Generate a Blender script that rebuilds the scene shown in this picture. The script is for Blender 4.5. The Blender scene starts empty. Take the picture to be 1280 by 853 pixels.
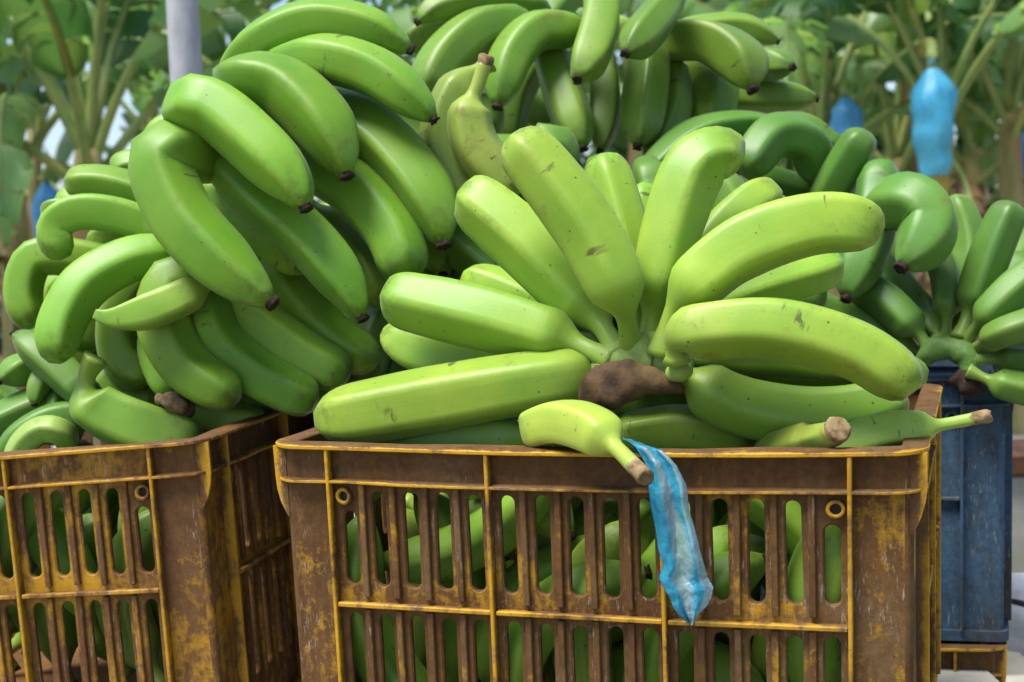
import bpy, bmesh, math, random
import numpy as np
from mathutils import Vector, Matrix, noise

random.seed(7)
SC = bpy.context.scene
COL = SC.collection
R = math.radians

# ------------------------------------------------------------------ camera
CAM = Vector((0.0, 0.0, 1.25))
PITCH, ROLL = 0.075, -0.0371
FPX = 1778.0
cam_data = bpy.data.cameras.new('camera')
cam = bpy.data.objects.new('camera', cam_data)
COL.objects.link(cam)
SC.camera = cam
cam_data.sensor_width = 36.0
cam_data.lens = FPX / 1280 * 36.0
cam_data.clip_start = 0.05
cam_data.clip_end = 500.0
FW = Vector((0, math.cos(PITCH), -math.sin(PITCH)))
_up = Vector((0, math.sin(PITCH), math.cos(PITCH)))
_rt = Vector((1, 0, 0))
RT = _rt * math.cos(ROLL) + _up * math.sin(ROLL)
UP = _up * math.cos(ROLL) - _rt * math.sin(ROLL)
cam.matrix_world = Matrix(((RT.x, UP.x, -FW.x, CAM.x), (RT.y, UP.y, -FW.y, CAM.y), (RT.z, UP.z, -FW.z, CAM.z), (0, 0, 0, 1)))
cam_data.dof.use_dof = True
cam_data.dof.focus_distance = 1.13
cam_data.dof.aperture_fstop = 9.5

# ------------------------------------------------------------------ sky, sun, exposure
world = bpy.data.worlds.new('World')
SC.world = world
world.use_nodes = True
wn = world.node_tree
wn.nodes.clear()
SUN_EL, SUN_AZ = R(67), R(236)          # azimuth measured clockwise from +Y (the view direction)
sky = wn.nodes.new('ShaderNodeTexSky')
sky.sky_type = 'NISHITA'
sky.sun_disc = False
sky.sun_elevation = SUN_EL
sky.sun_rotation = SUN_AZ
sky.air_density = 0.8
sky.dust_density = 1.5
sky.ozone_density = 0.6
bg = wn.nodes.new('ShaderNodeBackground')
bg.inputs['Strength'].default_value = 0.05
wo = wn.nodes.new('ShaderNodeOutputWorld')
wn.links.new(sky.outputs[0], bg.inputs[0])
wn.links.new(bg.outputs[0], wo.inputs[0])
sun_d = bpy.data.lights.new('sun', 'SUN')
sun_d.energy = 1.5
sun_d.angle = R(30)
sun_d.color = (1.0, 0.98, 0.91)
sun = bpy.data.objects.new('sun', sun_d)
COL.objects.link(sun)
sdir = Vector((math.sin(SUN_AZ) * math.cos(SUN_EL), math.cos(SUN_AZ) * math.cos(SUN_EL), math.sin(SUN_EL)))
sun.rotation_euler = sdir.to_track_quat('Z', 'Y').to_euler()
vs = SC.view_settings
vs.view_transform = 'Standard'
vs.look = 'None'
vs.gamma = 1.0
vs.use_curve_mapping = False
vs.exposure = 2.18
SC.cycles.max_bounces = 8
SC.cycles.diffuse_bounces = 1
SC.cycles.transparent_max_bounces = 16

# ------------------------------------------------------------------ helpers
def at(px, py, d):
    """a point seen at photo pixel (px, py) at d metres along the view axis"""
    return CAM + FW * d + RT * ((px - 640) / FPX * d) + UP * (-(py - 426.5) / FPX * d)

def tag(o, label=None, cat=None, group=None, kind=None):
    if label: o['label'] = label
    if cat: o['category'] = cat
    if group: o['group'] = group
    if kind: o['kind'] = kind
    return o

def empty(name, loc=(0, 0, 0)):
    o = bpy.data.objects.new(name, None)
    o.empty_display_size = 0.05
    o.location = loc
    COL.objects.link(o)
    return o

def link(name, me, parent=None, loc=(0, 0, 0)):
    o = bpy.data.objects.new(name, me)
    o.location = loc
    COL.objects.link(o)
    if parent is not None:
        o.parent = parent
    return o

class MB:
    """collects faces into one mesh, with an optional wear value per vertex"""
    def __init__(s):
        s.v = []; s.f = []; s.w = []
    def add(s, verts, faces, wear=0.0):
        b = len(s.v)
        s.v += [tuple(v) for v in verts]
        s.f += [tuple(i + b for i in f) for f in faces]
        if isinstance(wear, (int, float)): s.w += [wear] * len(verts)
        else: s.w += list(wear)
    def box(s, x0, x1, y0, y1, z0, z1, wear=0.0, c=0.0008, wear_front=None):
        """box with chamfered edges; y0 is the outer side"""
        bm = bmesh.new()
        bmesh.ops.create_cube(bm, size=1)
        for v in bm.verts:
            v.co = Vector(((x0 + x1) / 2 + v.co.x * (x1 - x0), (y0 + y1) / 2 + v.co.y * (y1 - y0), (z0 + z1) / 2 + v.co.z * (z1 - z0)))
        if c > 0:
            bmesh.ops.bevel(bm, geom=bm.edges[:], offset=c, segments=1, affect='EDGES', profile=0.5)
        vs_ = [v.co.copy() for v in bm.verts]
        w = wear
        if wear_front is not None:
            ym = y0 + (y1 - y0) * 0.35
            w = [wear_front if v.y < ym else wear for v in vs_]
        s.add(vs_, [[v.index for v in f.verts] for f in bm.faces], w)
        bm.free()
    def mesh(s, name, mat, smooth=False, deform=None, fix=True):
        me = bpy.data.meshes.new(name)
        vv = [deform(v) for v in s.v] if deform else s.v
        me.from_pydata(vv, [], s.f)
        if fix:
            bm = bmesh.new(); bm.from_mesh(me)
            bmesh.ops.recalc_face_normals(bm, faces=bm.faces[:])
            bm.to_mesh(me); bm.free()
        a = me.attributes.new('wear', 'FLOAT', 'POINT')
        a.data.foreach_set('value', s.w)
        if smooth:
            me.polygons.foreach_set('use_smooth', [True] * len(me.polygons))
        me.materials.append(mat)
        me.update()
        return me

def spline(pts, n):
    """n points along a centripetal-ish Catmull-Rom spline, evenly spaced by length"""
    P = np.array(pts, float)
    if len(P) == 2:
        return np.array([P[0] + (P[1] - P[0]) * i / (n - 1) for i in range(n)])
    Q = np.vstack([2 * P[0] - P[1], P, 2 * P[-1] - P[-2]])
    out = []
    for i in range(1, len(Q) - 2):
        a, b, c, d = Q[i - 1], Q[i], Q[i + 1], Q[i + 2]
        for k in range(16):
            t = k / 16
            out.append(0.5 * ((2 * b) + (c - a) * t + (2 * a - 5 * b + 4 * c - d) * t * t + (3 * b - a - 3 * c + d) * t ** 3))
    out.append(P[-1])
    out = np.array(out)
    L = np.concatenate([[0], np.cumsum(np.linalg.norm(np.diff(out[:, :3], axis=0), axis=1))])
    t = np.linspace(0, L[-1], n)
    return np.stack([np.interp(t, L, out[:, k]) for k in range(out.shape[1])], axis=1)

# ------------------------------------------------------------------ materials
class NT:
    def __init__(s, name):
        s.m = bpy.data.materials.new(name); s.m.use_nodes = True
        s.t = s.m.node_tree; s.t.nodes.clear()
        s.out = s.n('ShaderNodeOutputMaterial')
    def n(s, typ, **kw):
        x = s.t.nodes.new(typ)
        for k, v in kw.items():
            if k.startswith('_'): x.inputs[k[1:].replace('_', ' ')].default_value = v
            else: setattr(x, k, v)
        return x
    def l(s, a, b): s.t.links.new(a, b)
    def math(s, op, a, b=None, c=None, clamp=False):
        x = s.n('ShaderNodeMath', operation=op, use_clamp=clamp)
        for i, v in enumerate((a, b, c)):
            if v is None: continue
            if isinstance(v, (int, float)): x.inputs[i].default_value = v
            else: s.l(v, x.inputs[i])
        return x.outputs[0]
    def mix(s, fac, a, b, blend='MIX'):
        x = s.n('ShaderNodeMix', data_type='RGBA', blend_type=blend)
        for sock, v in ((x.inputs[0], fac), (x.inputs[6], a), (x.inputs[7], b)):
            if isinstance(v, (int, float)): sock.default_value = v
            elif isinstance(v, (tuple, list)): sock.default_value = (*v, 1) if len(v) == 3 else v
            else: s.l(v, sock)
        return x.outputs[2]
    def noise(s, vec, scale, detail=4, rough=0.55, dist=0.0):
        x = s.n('ShaderNodeTexNoise', _Scale=scale, _Detail=detail, _Roughness=rough, _Distortion=dist)
        if vec is not None: s.l(vec, x.inputs['Vector'])
        return x.outputs['Fac']
    def ramp(s, fac, lo, hi):
        x = s.n('ShaderNodeMapRange', clamp=True)
        x.inputs[1].default_value = lo; x.inputs[2].default_value = hi
        s.l(fac, x.inputs[0])
        return x.outputs[0]
    def coords(s, kind='Object', scale=(1, 1, 1), rand=False):
        tc = s.n('ShaderNodeTexCoord')
        mp = s.n('ShaderNodeMapping'); mp.inputs['Scale'].default_value = scale
        s.l(tc.outputs[kind], mp.inputs[0])
        if rand:
            oi = s.n('ShaderNodeObjectInfo')
            cx = s.n('ShaderNodeCombineXYZ')
            for i, k in enumerate((37.0, 91.0, 53.0)):
                s.l(s.math('MULTIPLY', oi.outputs['Random'], k), cx.inputs[i])
            s.l(cx.outputs[0], mp.inputs['Location'])
        return mp.outputs[0]
    def bsdf(s, color, rough=0.6, bump=None, bump_s=0.2, bump_d=0.001, **kw):
        b = s.n('ShaderNodeBsdfPrincipled')
        for sock, v in (('Base Color', color), ('Roughness', rough)):
            if isinstance(v, (int, float)): b.inputs[sock].default_value = v
            elif isinstance(v, (tuple, list)): b.inputs[sock].default_value = (*v, 1)
            else: s.l(v, b.inputs[sock])
        for k, v in kw.items():
            b.inputs[k.replace('_', ' ')].default_value = v
        if bump is not None:
            bn = s.n('ShaderNodeBump', _Strength=bump_s, _Distance=bump_d)
            s.l(bump, bn.inputs['Height']); s.l(bn.outputs[0], b.inputs['Normal'])
        s.l(b.outputs[0], s.out.inputs[0])
        return b

def mat_banana():
    t = NT('banana_skin')
    oi = t.n('ShaderNodeObjectInfo')
    co = t.coords('Object', rand=True)
    uvs = t.coords('UV', (1, 1, 1), rand=True)
    al = t.n('ShaderNodeAttribute', attribute_name='along').outputs['Fac']
    rg = t.n('ShaderNodeAttribute', attribute_name='ridge').outputs['Fac']
    big = t.noise(co, 14, 3)
    # pale and deep green mottling in the skin
    c = t.mix(t.ramp(big, 0.3, 0.7), t.mix(1.0, oi.outputs['Color'], (0.78, 0.88, 0.8), 'MULTIPLY'), t.mix(1.0, oi.outputs['Color'], (1.3, 1.1, 1.2), 'MULTIPLY'))
    mp = t.n('ShaderNodeMapping'); mp.inputs['Scale'].default_value = (70, 9, 1)
    t.l(uvs, mp.inputs[0])
    streak = t.noise(mp.outputs[0], 1.0, 4)
    c = t.mix(t.math('MULTIPLY', t.ramp(streak, 0.45, 0.8), 0.30), c, t.mix(1.0, c, (1.35, 1.18, 1.3), 'MULTIPLY'))
    fine = t.noise(co, 420, 2)
    c = t.mix(t.math('MULTIPLY', t.ramp(fine, 0.4, 0.7), 0.18), c, t.mix(1.0, c, (0.7, 0.8, 0.7), 'MULTIPLY'))
    c = t.mix(t.math('MULTIPLY', rg, 0.36), c, t.mix(1.0, c, (1.5, 1.25, 1.6), 'MULTIPLY'))
    # yellowing near the neck
    neck = t.ramp(al, 0.34, 0.10)
    c = t.mix(t.math('MULTIPLY', neck, 0.45), c, (0.27, 0.36, 0.06))
    # rubbed, tan blemishes
    bl = t.math('MULTIPLY', t.ramp(t.math('ADD', t.noise(co, 34, 8, 0.78), t.math('MULTIPLY', t.math('SUBTRACT', oi.outputs['Alpha'], 0.5), 0.12)), 0.58, 0.70), t.ramp(t.noise(co, 9, 2), 0.47, 0.58))
    c = t.mix(t.math('MULTIPLY', bl, 0.7), c, (0.15, 0.11, 0.03))
    rub = t.math('MULTIPLY', rg, t.ramp(t.noise(co, 55, 5, 0.7), 0.52, 0.66))
    c = t.mix(t.math('MULTIPLY', rub, 0.5), c, (0.13, 0.10, 0.03))
    endd = t.math('MULTIPLY', t.ramp(al, 0.86, 1.0), t.ramp(t.noise(co, 80, 5, 0.7), 0.45, 0.62))
    c = t.mix(t.math('MULTIPLY', endd, 0.6), c, (0.07, 0.06, 0.02))
    # dark flecks and scratches
    vo = t.n('ShaderNodeTexVoronoi', _Scale=150.0, _Randomness=1.0); t.l(co, vo.inputs['Vector'])
    sz = t.n('ShaderNodeSeparateColor'); t.l(vo.outputs['Color'], sz.inputs[0])
    dot = t.math('LESS_THAN', vo.outputs['Distance'], t.math('MULTIPLY', t.ramp(sz.outputs[0], 0.80, 1.0), 0.17))
    c = t.mix(t.math('MULTIPLY', dot, 0.75), c, (0.035, 0.028, 0.012))
    mp2 = t.n('ShaderNodeMapping'); mp2.inputs['Scale'].default_value = (22, 90, 1); mp2.inputs['Rotation'].default_value = (0, 0, 0.3)
    t.l(uvs, mp2.inputs[0])
    scr = t.math('MULTIPLY', t.ramp(t.noise(mp2.outputs[0], 1.0, 5, 0.6), 0.64, 0.69), t.ramp(t.noise(co, 15, 2), 0.50, 0.58))
    c = t.mix(t.math('MULTIPLY', scr, 0.8), c, (0.06, 0.045, 0.016))
    rough = t.math('ADD', t.math('MULTIPLY', big, 0.18), 0.35)
    b = t.bsdf(c, rough, t.math('ADD', t.math('MULTIPLY', fine, 0.35), streak), 0.10, 0.002)
    b.inputs['Specular IOR Level'].default_value = 0.36
    b.inputs['Sheen Weight'].default_value = 0.08
    b.inputs['Sheen Roughness'].default_value = 0.4
    b.inputs['Subsurface Weight'].default_value = 0.0
    b.inputs['Subsurface Radius'].default_value = (0.3, 0.6, 0.1)
    b.inputs['Subsurface Scale'].default_value = 0.01
    return t.m

def mat_noise(name, c1, c2, scale=40, rough=0.8, lo=0.35, hi=0.65, bump=0.5, bd=0.002, stretch=(1, 1, 1), c3=None, kind='Object', rand=True, spec=0.3):
    t = NT(name)
    co = t.coords(kind, stretch, rand)
    n = t.noise(co, scale, 7, 0.62)
    c = t.mix(t.ramp(n, lo, hi), c1, c2)
    if c3:
        n2 = t.noise(co, scale * 0.31, 4)
        c = t.mix(t.ramp(n2, 0.52, 0.66), c, c3)
    b = t.bsdf(c, rough, n, bump, bd)
    b.inputs['Specular IOR Level'].default_value = spec
    return t.m

def mat_crate(name, paint, d1, d2, d3, amount, edge=1.0):
    """moulded plastic, worn bright on raised edges and caked with dirt on the flats"""
    t = NT(name)
    co = t.coords('Object', (1, 1, 1), True)
    cv = t.coords('Object', (3.2, 3.2, 0.55), True)
    wear = t.n('ShaderNodeAttribute', attribute_name='wear').outputs['Fac']
    n1 = t.noise(co, 11, 8, 0.66)
    n2 = t.noise(cv, 22, 6, 0.65)
    n3 = t.noise(co, 120, 5, 0.7)
    n4 = t.noise(co, 330, 3, 0.6)
    a = t.math('MULTIPLY', wear, 1.05 * edge)
    a = t.math('ADD', a, t.math('MULTIPLY', t.math('SUBTRACT', n1, 0.5), 2.6))
    a = t.math('ADD', a, t.math('MULTIPLY', t.math('SUBTRACT', n2, 0.5), 1.1))
    a = t.math('ADD', a, t.math('MULTIPLY', t.math('SUBTRACT', n3, 0.5), 1.5))
    mask = t.math('MULTIPLY', t.math('SUBTRACT', a, amount), 2.0, clamp=True)
    dirt = t.mix(t.ramp(n2, 0.35, 0.65), d1, d2)
    dirt = t.mix(t.ramp(t.noise(co, 7, 5, 0.6), 0.48, 0.66), dirt, d3)
    dirt = t.mix(t.math('MULTIPLY', t.ramp(n3, 0.35, 0.65), 0.75), dirt, t.mix(1.0, dirt, (0.45, 0.43, 0.40), 'MULTIPLY'))
    pc = t.mix(t.math('MULTIPLY', t.ramp(n3, 0.42, 0.7), 0.55), paint, t.mix(1.0, paint, (0.55, 0.42, 0.6), 'MULTIPLY'))
    c = t.mix(mask, dirt, pc)
    # chalky scuffs and black pits
    sc = t.math('MULTIPLY', t.ramp(t.noise(cv, 130, 5, 0.75), 0.57, 0.66), t.ramp(t.noise(co, 10, 3), 0.50, 0.60))
    c = t.mix(t.math('MULTIPLY', sc, 0.6), c, (0.42, 0.36, 0.30))
    pit = t.ramp(n4, 0.67, 0.74)
    c = t.mix(t.math('MULTIPLY', pit, 0.7), c, (0.02, 0.014, 0.009))
    h = t.math('ADD', t.math('MULTIPLY', n3, 0.7), t.math('ADD', t.math('MULTIPLY', n4, 0.4), t.math('MULTIPLY', mask, 0.25)))
    b = t.bsdf(c, t.math('SUBTRACT', 0.78, t.math('MULTIPLY', mask, 0.22)), h, 0.45, 0.0014)
    b.inputs['Specular IOR Level'].default_value = 0.35
    return t.m

def mat_leaf(name, c1, c2, c3, trans=0.35):
    t = NT(name)
    co = t.coords('Object', (1, 1, 1), True)
    n = t.noise(co, 3.0, 4)
    c = t.mix(t.ramp(n, 0.35, 0.65), c1, c2)
    w = t.n('ShaderNodeAttribute', attribute_name='wear').outputs['Fac']
    c = t.mix(w, c, c3)
    b = t.n('ShaderNodeBsdfPrincipled', _Roughness=0.38)
    t.l(c, b.inputs['Base Color'])
    tr = t.n('ShaderNodeBsdfTranslucent')
    t.l(t.mix(1.0, c, (1.5, 1.5, 0.7), 'MULTIPLY'), tr.inputs[0])
    mx = t.n('ShaderNodeMixShader'); mx.inputs[0].default_value = trans
    t.l(b.outputs[0], mx.inputs[1]); t.l(tr.outputs[0], mx.inputs[2])
    t.l(mx.outputs[0], t.out.inputs[0])
    return t.m

def mat_film(name, tint, pale, clear, rough=0.22):
    """thin wrinkled polythene: part clear, part tinted, shiny"""
    t = NT(name)
    co = t.coords('Object', (1, 1, 1), False)
    n = t.noise(co, 60, 4, 0.6, 0.6)
    w = t.n('ShaderNodeAttribute', attribute_name='wear').outputs['Fac']
    c = t.mix(w, tint, pale)
    b = t.n('ShaderNodeBsdfPrincipled', _Roughness=rough)
    t.l(c, b.inputs['Base Color'])
    b.inputs['Specular IOR Level'].default_value = 0.7
    bn = t.n('ShaderNodeBump', _Strength=0.8, _Distance=0.004)
    t.l(n, bn.inputs['Height']); t.l(bn.outputs[0], b.inputs['Normal'])
    tl = t.n('ShaderNodeBsdfTranslucent'); t.l(c, tl.inputs[0])
    m0 = t.n('ShaderNodeMixShader'); m0.inputs[0].default_value = 0.45
    t.l(b.outputs[0], m0.inputs[1]); t.l(tl.outputs[0], m0.inputs[2])
    tp = t.n('ShaderNodeBsdfTransparent'); t.l(t.mix(0.5, c, (1, 1, 1)), tp.inputs[0])
    m1 = t.n('ShaderNodeMixShader')
    fac = t.math('SUBTRACT', t.math('ADD', clear, t.math('MULTIPLY', w, 0.22)), t.math('MULTIPLY', t.ramp(n, 0.45, 0.7), 0.25), clamp=True)
    t.l(fac, m1.inputs[0]); t.l(m0.outputs[0], m1.inputs[1]); t.l(tp.outputs[0], m1.inputs[2])
    t.l(m1.outputs[0], t.out.inputs[0])
    return t.m

M = {}
M['banana'] = mat_banana()
M['tip'] = mat_noise('dried_blossom_end', (0.012, 0.009, 0.007), (0.05, 0.03, 0.018), 300, 0.9, bd=0.003)
M['cut'] = mat_noise('cut_stalk_fibre', (0.30, 0.22, 0.11), (0.12, 0.065, 0.03), 130, 0.85, bd=0.003, c3=(0.36, 0.30, 0.17))
M['sheath'] = mat_noise('dried_crown_skin', (0.030, 0.016, 0.008), (0.095, 0.052, 0.018), 60, 0.75, bd=0.004, c3=(0.13, 0.085, 0.026))
M['crown'] = mat_noise('green_crown_flesh', (0.20, 0.33, 0.05), (0.30, 0.42, 0.08), 90, 0.55, bd=0.004, c3=(0.34, 0.38, 0.10), spec=0.4)
M['crown_dark'] = mat_noise('dark_green_crown_flesh', (0.08, 0.18, 0.03), (0.12, 0.24, 0.045), 90, 0.55, bd=0.004, spec=0.4)
YEL = (0.52, 0.285, 0.009)
M['crate_brown'] = mat_crate('dirty_yellow_plastic', YEL, (0.100, 0.043, 0.011), (0.155, 0.072, 0.016), (0.165, 0.095, 0.036), 0.46)
M['crate_yellow'] = mat_crate('worn_yellow_plastic', (0.47, 0.25, 0.009), (0.125, 0.05, 0.013), (0.19, 0.09, 0.02), (0.125, 0.06, 0.024), 0.22, 0.75)
M['crate_blue'] = mat_crate('worn_blue_plastic', (0.020, 0.12, 0.36), (0.045, 0.085, 0.13), (0.055, 0.12, 0.20), (0.075, 0.06, 0.04), 0.42, 0.15)
M['film'] = mat_film('blue_polythene', (0.06, 0.50, 0.72), (0.60, 0.78, 0.84), 0.38)
M['bagblue'] = mat_film('light_blue_fruit_bag', (0.06, 0.52, 0.92), (0.20, 0.74, 0.97), 0.04, 0.35)
M['bagdark'] = mat_film('mid_blue_fruit_bag', (0.08, 0.40, 0.82), (0.20, 0.58, 0.92), 0.04, 0.35)
M['white_film'] = mat_film('white_polythene', (0.70, 0.72, 0.74), (0.85, 0.86, 0.88), 0.02, 0.35)
M['steel'] = mat_noise('galvanised_steel', (0.30, 0.31, 0.33), (0.42, 0.43, 0.45), 45, 0.5, stretch=(1, 1, 0.25), bd=0.001, c3=(0.24, 0.245, 0.25))
M['concrete'] = mat_noise('weathered_concrete', (0.30, 0.29, 0.25), (0.42, 0.40, 0.35), 14, 0.92, bd=0.004, c3=(0.22, 0.22, 0.17))
M['rust'] = mat_noise('rusty_steel', (0.035, 0.018, 0.012), (0.10, 0.045, 0.022), 30, 0.85, bd=0.002)
M['strap'] = mat_noise('black_strap', (0.01, 0.01, 0.011), (0.03, 0.03, 0.032), 60, 0.6, bd=0.001)
M['leaf'] = mat_leaf('banana_leaf', (0.030, 0.110, 0.040), (0.055, 0.16, 0.052), (0.16, 0.25, 0.085), 0.42)
M['leaf_dark'] = mat_leaf('shade_darkened_leaf', (0.010, 0.045, 0.022), (0.022, 0.078, 0.030), (0.075, 0.15, 0.05), 0.34)  # leaf colour darkened to carry the shade of the deep rows
M['leaf_pale'] = mat_leaf('pale_banana_leaf', (0.13, 0.29, 0.11), (0.21, 0.38, 0.15), (0.32, 0.44, 0.18), 0.46)  # pale leaves, colour lightened further to stand for bright highlights
M['leaf_dry'] = mat_leaf('dry_leaf', (0.20, 0.11, 0.045), (0.12, 0.06, 0.025), (0.3, 0.2, 0.1), 0.2)
M['midrib'] = mat_noise('leaf_midrib', (0.19, 0.27, 0.07), (0.27, 0.34, 0.10), 12, 0.5, bd=0.001, c3=(0.32, 0.32, 0.09))
M['stem'] = mat_noise('pseudostem', (0.18, 0.20, 0.06), (0.42, 0.32, 0.15), 6, 0.7, stretch=(3, 3, 0.4), bd=0.004, c3=(0.32, 0.19, 0.09))
M['ground'] = mat_noise('leaf_litter_soil', (0.10, 0.075, 0.045), (0.22, 0.17, 0.10), 2.2, 0.95, bd=0.02, c3=(0.08, 0.13, 0.035), rand=False)
M['lane'] = mat_noise('pale_lane', (0.38, 0.36, 0.32), (0.52, 0.50, 0.46), 1.6, 0.95, bd=0.01, rand=False)

# ------------------------------------------------------------------ setting
def sheet(name, x0, x1, y0, y1, z, mat, n=24):
    mb = MB()
    vs_, fs = [], []
    for j in range(n + 1):
        for i in range(n + 1):
            x = x0 + (x1 - x0) * i / n; y = y0 + (y1 - y0) * j / n
            vs_.append((x, y, z + 0.05 * noise.noise(Vector((x * 0.25, y * 0.25, 3.1))) * (0.0 if name == 'lane' else 1.0)))
    for j in range(n):
        for i in range(n):
            a = j * (n + 1) + i
            fs.append((a, a + 1, a + n + 2, a + n + 1))
    mb.add(vs_, fs)
    return tag(link(name, mb.mesh(name, mat, True)), kind='structure')
sheet('ground', -150, 150, -60, 240, 0.0, M['ground'], 60)
sheet('lane', -60, 60, 6.0, 9.5, 0.055, M['lane'])

Z_RIM = CAM.z - 0.1603            # top of the front crate
CR_H = 0.285                      # crate height
mb = MB()
mb.box(-0.95, 0.50, 0.86, 2.35, 0.02, Z_RIM - CR_H - 0.034, c=0.01)
tag(link('concrete_platform', mb.mesh('concrete_platform', M['concrete'])), kind='structure')
mb = MB()
mb.box(0.502, 1.25, 1.15, 2.35, 0.02, 0.50, c=0.01)
tag(link('lower_platform', mb.mesh('lower_platform', M['concrete'])), kind='structure')

# ------------------------------------------------------------------ crates
W_, D_, C_, P_ = 0.5144, 0.42, 0.0532, 0.136
INS = 0.010
def crate(name, label, mat, origin, yaw, tilt, ridges=('front', 'right'), bow=0.006, seed=0, plain=False):
    """origin: front left corner of the rim, at its top"""
    u = Vector((math.cos(yaw) * math.cos(tilt), -math.sin(yaw) * math.cos(tilt), math.sin(tilt)))
    w = Vector((math.sin(yaw), math.cos(yaw), 0))
    n = u.cross(w)
    MW = Matrix(((u.x, w.x, n.x, origin[0]), (u.y, w.y, n.y, origin[1]), (u.z, w.z, n.z, origin[2]), (0, 0, 0, 1)))
    root = empty(name)
    base = MW @ Matrix.Translation((W_ / 2, D_ / 2, -CR_H))
    root.matrix_world = base
    tag(root, label, 'crate')
    back = Vector((W_ / 2, D_ / 2, -CR_H))
    def deform(v):
        x, y, z = v
        fwt = max(0.0, 1 - y / 0.12) * math.sin(math.pi * min(max(x / W_, 0), 1))
        tp = math.exp(z / 0.10)
        y2 = y - bow * fwt
        z2 = z - 0.0035 * fwt * tp
        # narrower towards the bottom
        k = 1 + 0.018 * z / CR_H
        x2 = W_ / 2 + (x - W_ / 2) * k
        y2 = D_ / 2 + (y2 - D_ / 2) * k
        j = 0.0011 * noise.noise(Vector((x * 25 + seed, y * 25, z * 25)))
        return (x2 - back.x + j, y2 - back.y + j, z2 - back.z + j * 1.2)
    sides = {'front': (lambda s, y, z: (s, y, z), W_, 3),
             'right': (lambda s, y, z: (W_ - y, s, z), D_, 2),
             'back': (lambda s, y, z: (W_ - s, D_ - y, z), W_, 3),
             'left': (lambda s, y, z: (y, D_ - s, z), D_, 2)}
    T = 0.005
    zmid, zbot = -0.1305, -0.248
    for sn, (mp, LEN, NP) in sides.items():
        P = (LEN - 2 * C_) / NP
        mb = MB()
        def q4(a, b, c, d, wear=0.1):
            mb.add([mp(*a), mp(*b), mp(*c), mp(*d)], [(0, 1, 2, 3)], wear)
        p = INS
        cols = []
        for i in range(NP):
            for k in range(5):
                cols.append((C_ + i * P + k * P / 5, C_ + i * P + (k + 1) * P / 5, (i == 0 and k == 0) or (i == NP - 1 and k == 4)))
        # plain strips above and below the slots
        for (x0, x1, endc) in cols:
            for za, zb, w0 in ((-0.002, -0.030, 0.05), (zbot, -CR_H + 0.004, 0.15)):
                q4((x0, p, za), (x1, p, za), (x1, p, zb), (x0, p, zb), w0)
                q4((x0, p + T, za), (x1, p + T, za), (x1, p + T, zb), (x0, p + T, zb), w0)
            if plain:
                q4((x0, p, -0.030), (x1, p, -0.030), (x1, p, zbot), (x0, p, zbot), 0.2)
                continue
            for row, (z0, z1, s0, s1) in enumerate(((-0.030, zmid, -0.0375, -0.1155), (zmid, zbot, -0.1385, -0.236))):
                if endc and row == 0: s0 = -0.056
                hw = 0.0059; xc = (x0 + x1) / 2
                def stad(r):
                    a, b = s0 - hw, s1 + hw
                    pts = [(xc + r * math.cos(math.pi * k / 8), a + r * math.sin(math.pi * k / 8)) for k in range(9)]
                    pts += [(xc + r * math.cos(math.pi + math.pi * k / 8), b + r * math.sin(math.pi + math.pi * k / 8)) for k in range(9)]
                    return pts
                a, b = s0 - hw, s1 + hw
                xm = lambda f: x1 + (x0 - x1) * f
                outer = [(x1, a), (x1, (a + z0) / 2), (x1, z0), (xm(.3), z0), (xm(.5), z0), (xm(.7), z0), (x0, z0), (x0, (a + z0) / 2), (x0, a),
                         (x0, b), (x0, (b + z1) / 2), (x0, z1), (xm(.7), z1), (xm(.5), z1), (xm(.3), z1), (x1, z1), (x1, (b + z1) / 2), (x1, b)]
                N = 18
                loops = [([(x, p, z) for x, z in outer]), ([(x, p, z) for x, z in stad(hw + 0.0013)]), ([(x, p + 0.0014, z) for x, z in stad(hw)]),
                         ([(x, p + T, z) for x, z in stad(hw)]), ([(x, p + T, z) for x, z in outer])]
                wl = []
                for li in range(5):
                    for k in range(N):
                        low = 1.0 if k >= 9 and row == 0 else 0.0
                        wl.append({0: 0.12 + 0.45 * low, 1: 0.30 + 0.25 * low, 2: 0.25, 3: 0.0, 4: 0.0}[li])
                vv = [mp(*v) for lp in loops for v in lp]
                ff = []
                for li in range(4):
                    for k in range(N):
                        k2 = (k + 1) % N
                        ff.append((li * N + k, li * N + k2, (li + 1) * N + k2, (li + 1) * N + k))
                mb.add(vv, ff, wl)
        # flat posts at both ends of the wall, down to the base
        for xa, xb in ((0.016, C_), (LEN - C_, LEN - 0.016)):
            ns = 2
            for k in range(ns):
                x0 = xa + (xb - xa) * k / ns; x1 = xa + (xb - xa) * (k + 1) / ns
                zs = [-0.002, -0.03, -0.08, zmid, -0.19, zbot, -CR_H + 0.004]
                for za, zb in zip(zs, zs[1:]):
                    q4((x0, p, za), (x1, p, za), (x1, p, zb), (x0, p, zb), 0.48 if za <= -0.03 else 0.05)
                    q4((x0, p + T, za), (x1, p + T, za), (x1, p + T, zb), (x0, p + T, zb), 0.1)
        wall = link('wall', mb.mesh(name + '_wall', mat, False, deform, True), root)
        # raised pieces on this wall
        def piece(pname, parts, parent=wall):
            m = MB()
            for (x0, x1, y0, y1, z0, z1, wr, wf) in parts:
                m.box(x0, x1, y0, y1, z0, z1, wr, 0.0007, wf)
            m.v = [mp(*v) for v in m.v]
            return link(pname, m.mesh(name + '_' + pname, mat, False, deform), parent)
        for i in range(NP + 1):
            x = C_ + i * P
            piece('rib', [(x - 0.0016, x + 0.0016, 0.0006, p + 0.001, -CR_H + 0.012, -0.0040, 0.15, 0.85)])
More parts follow.
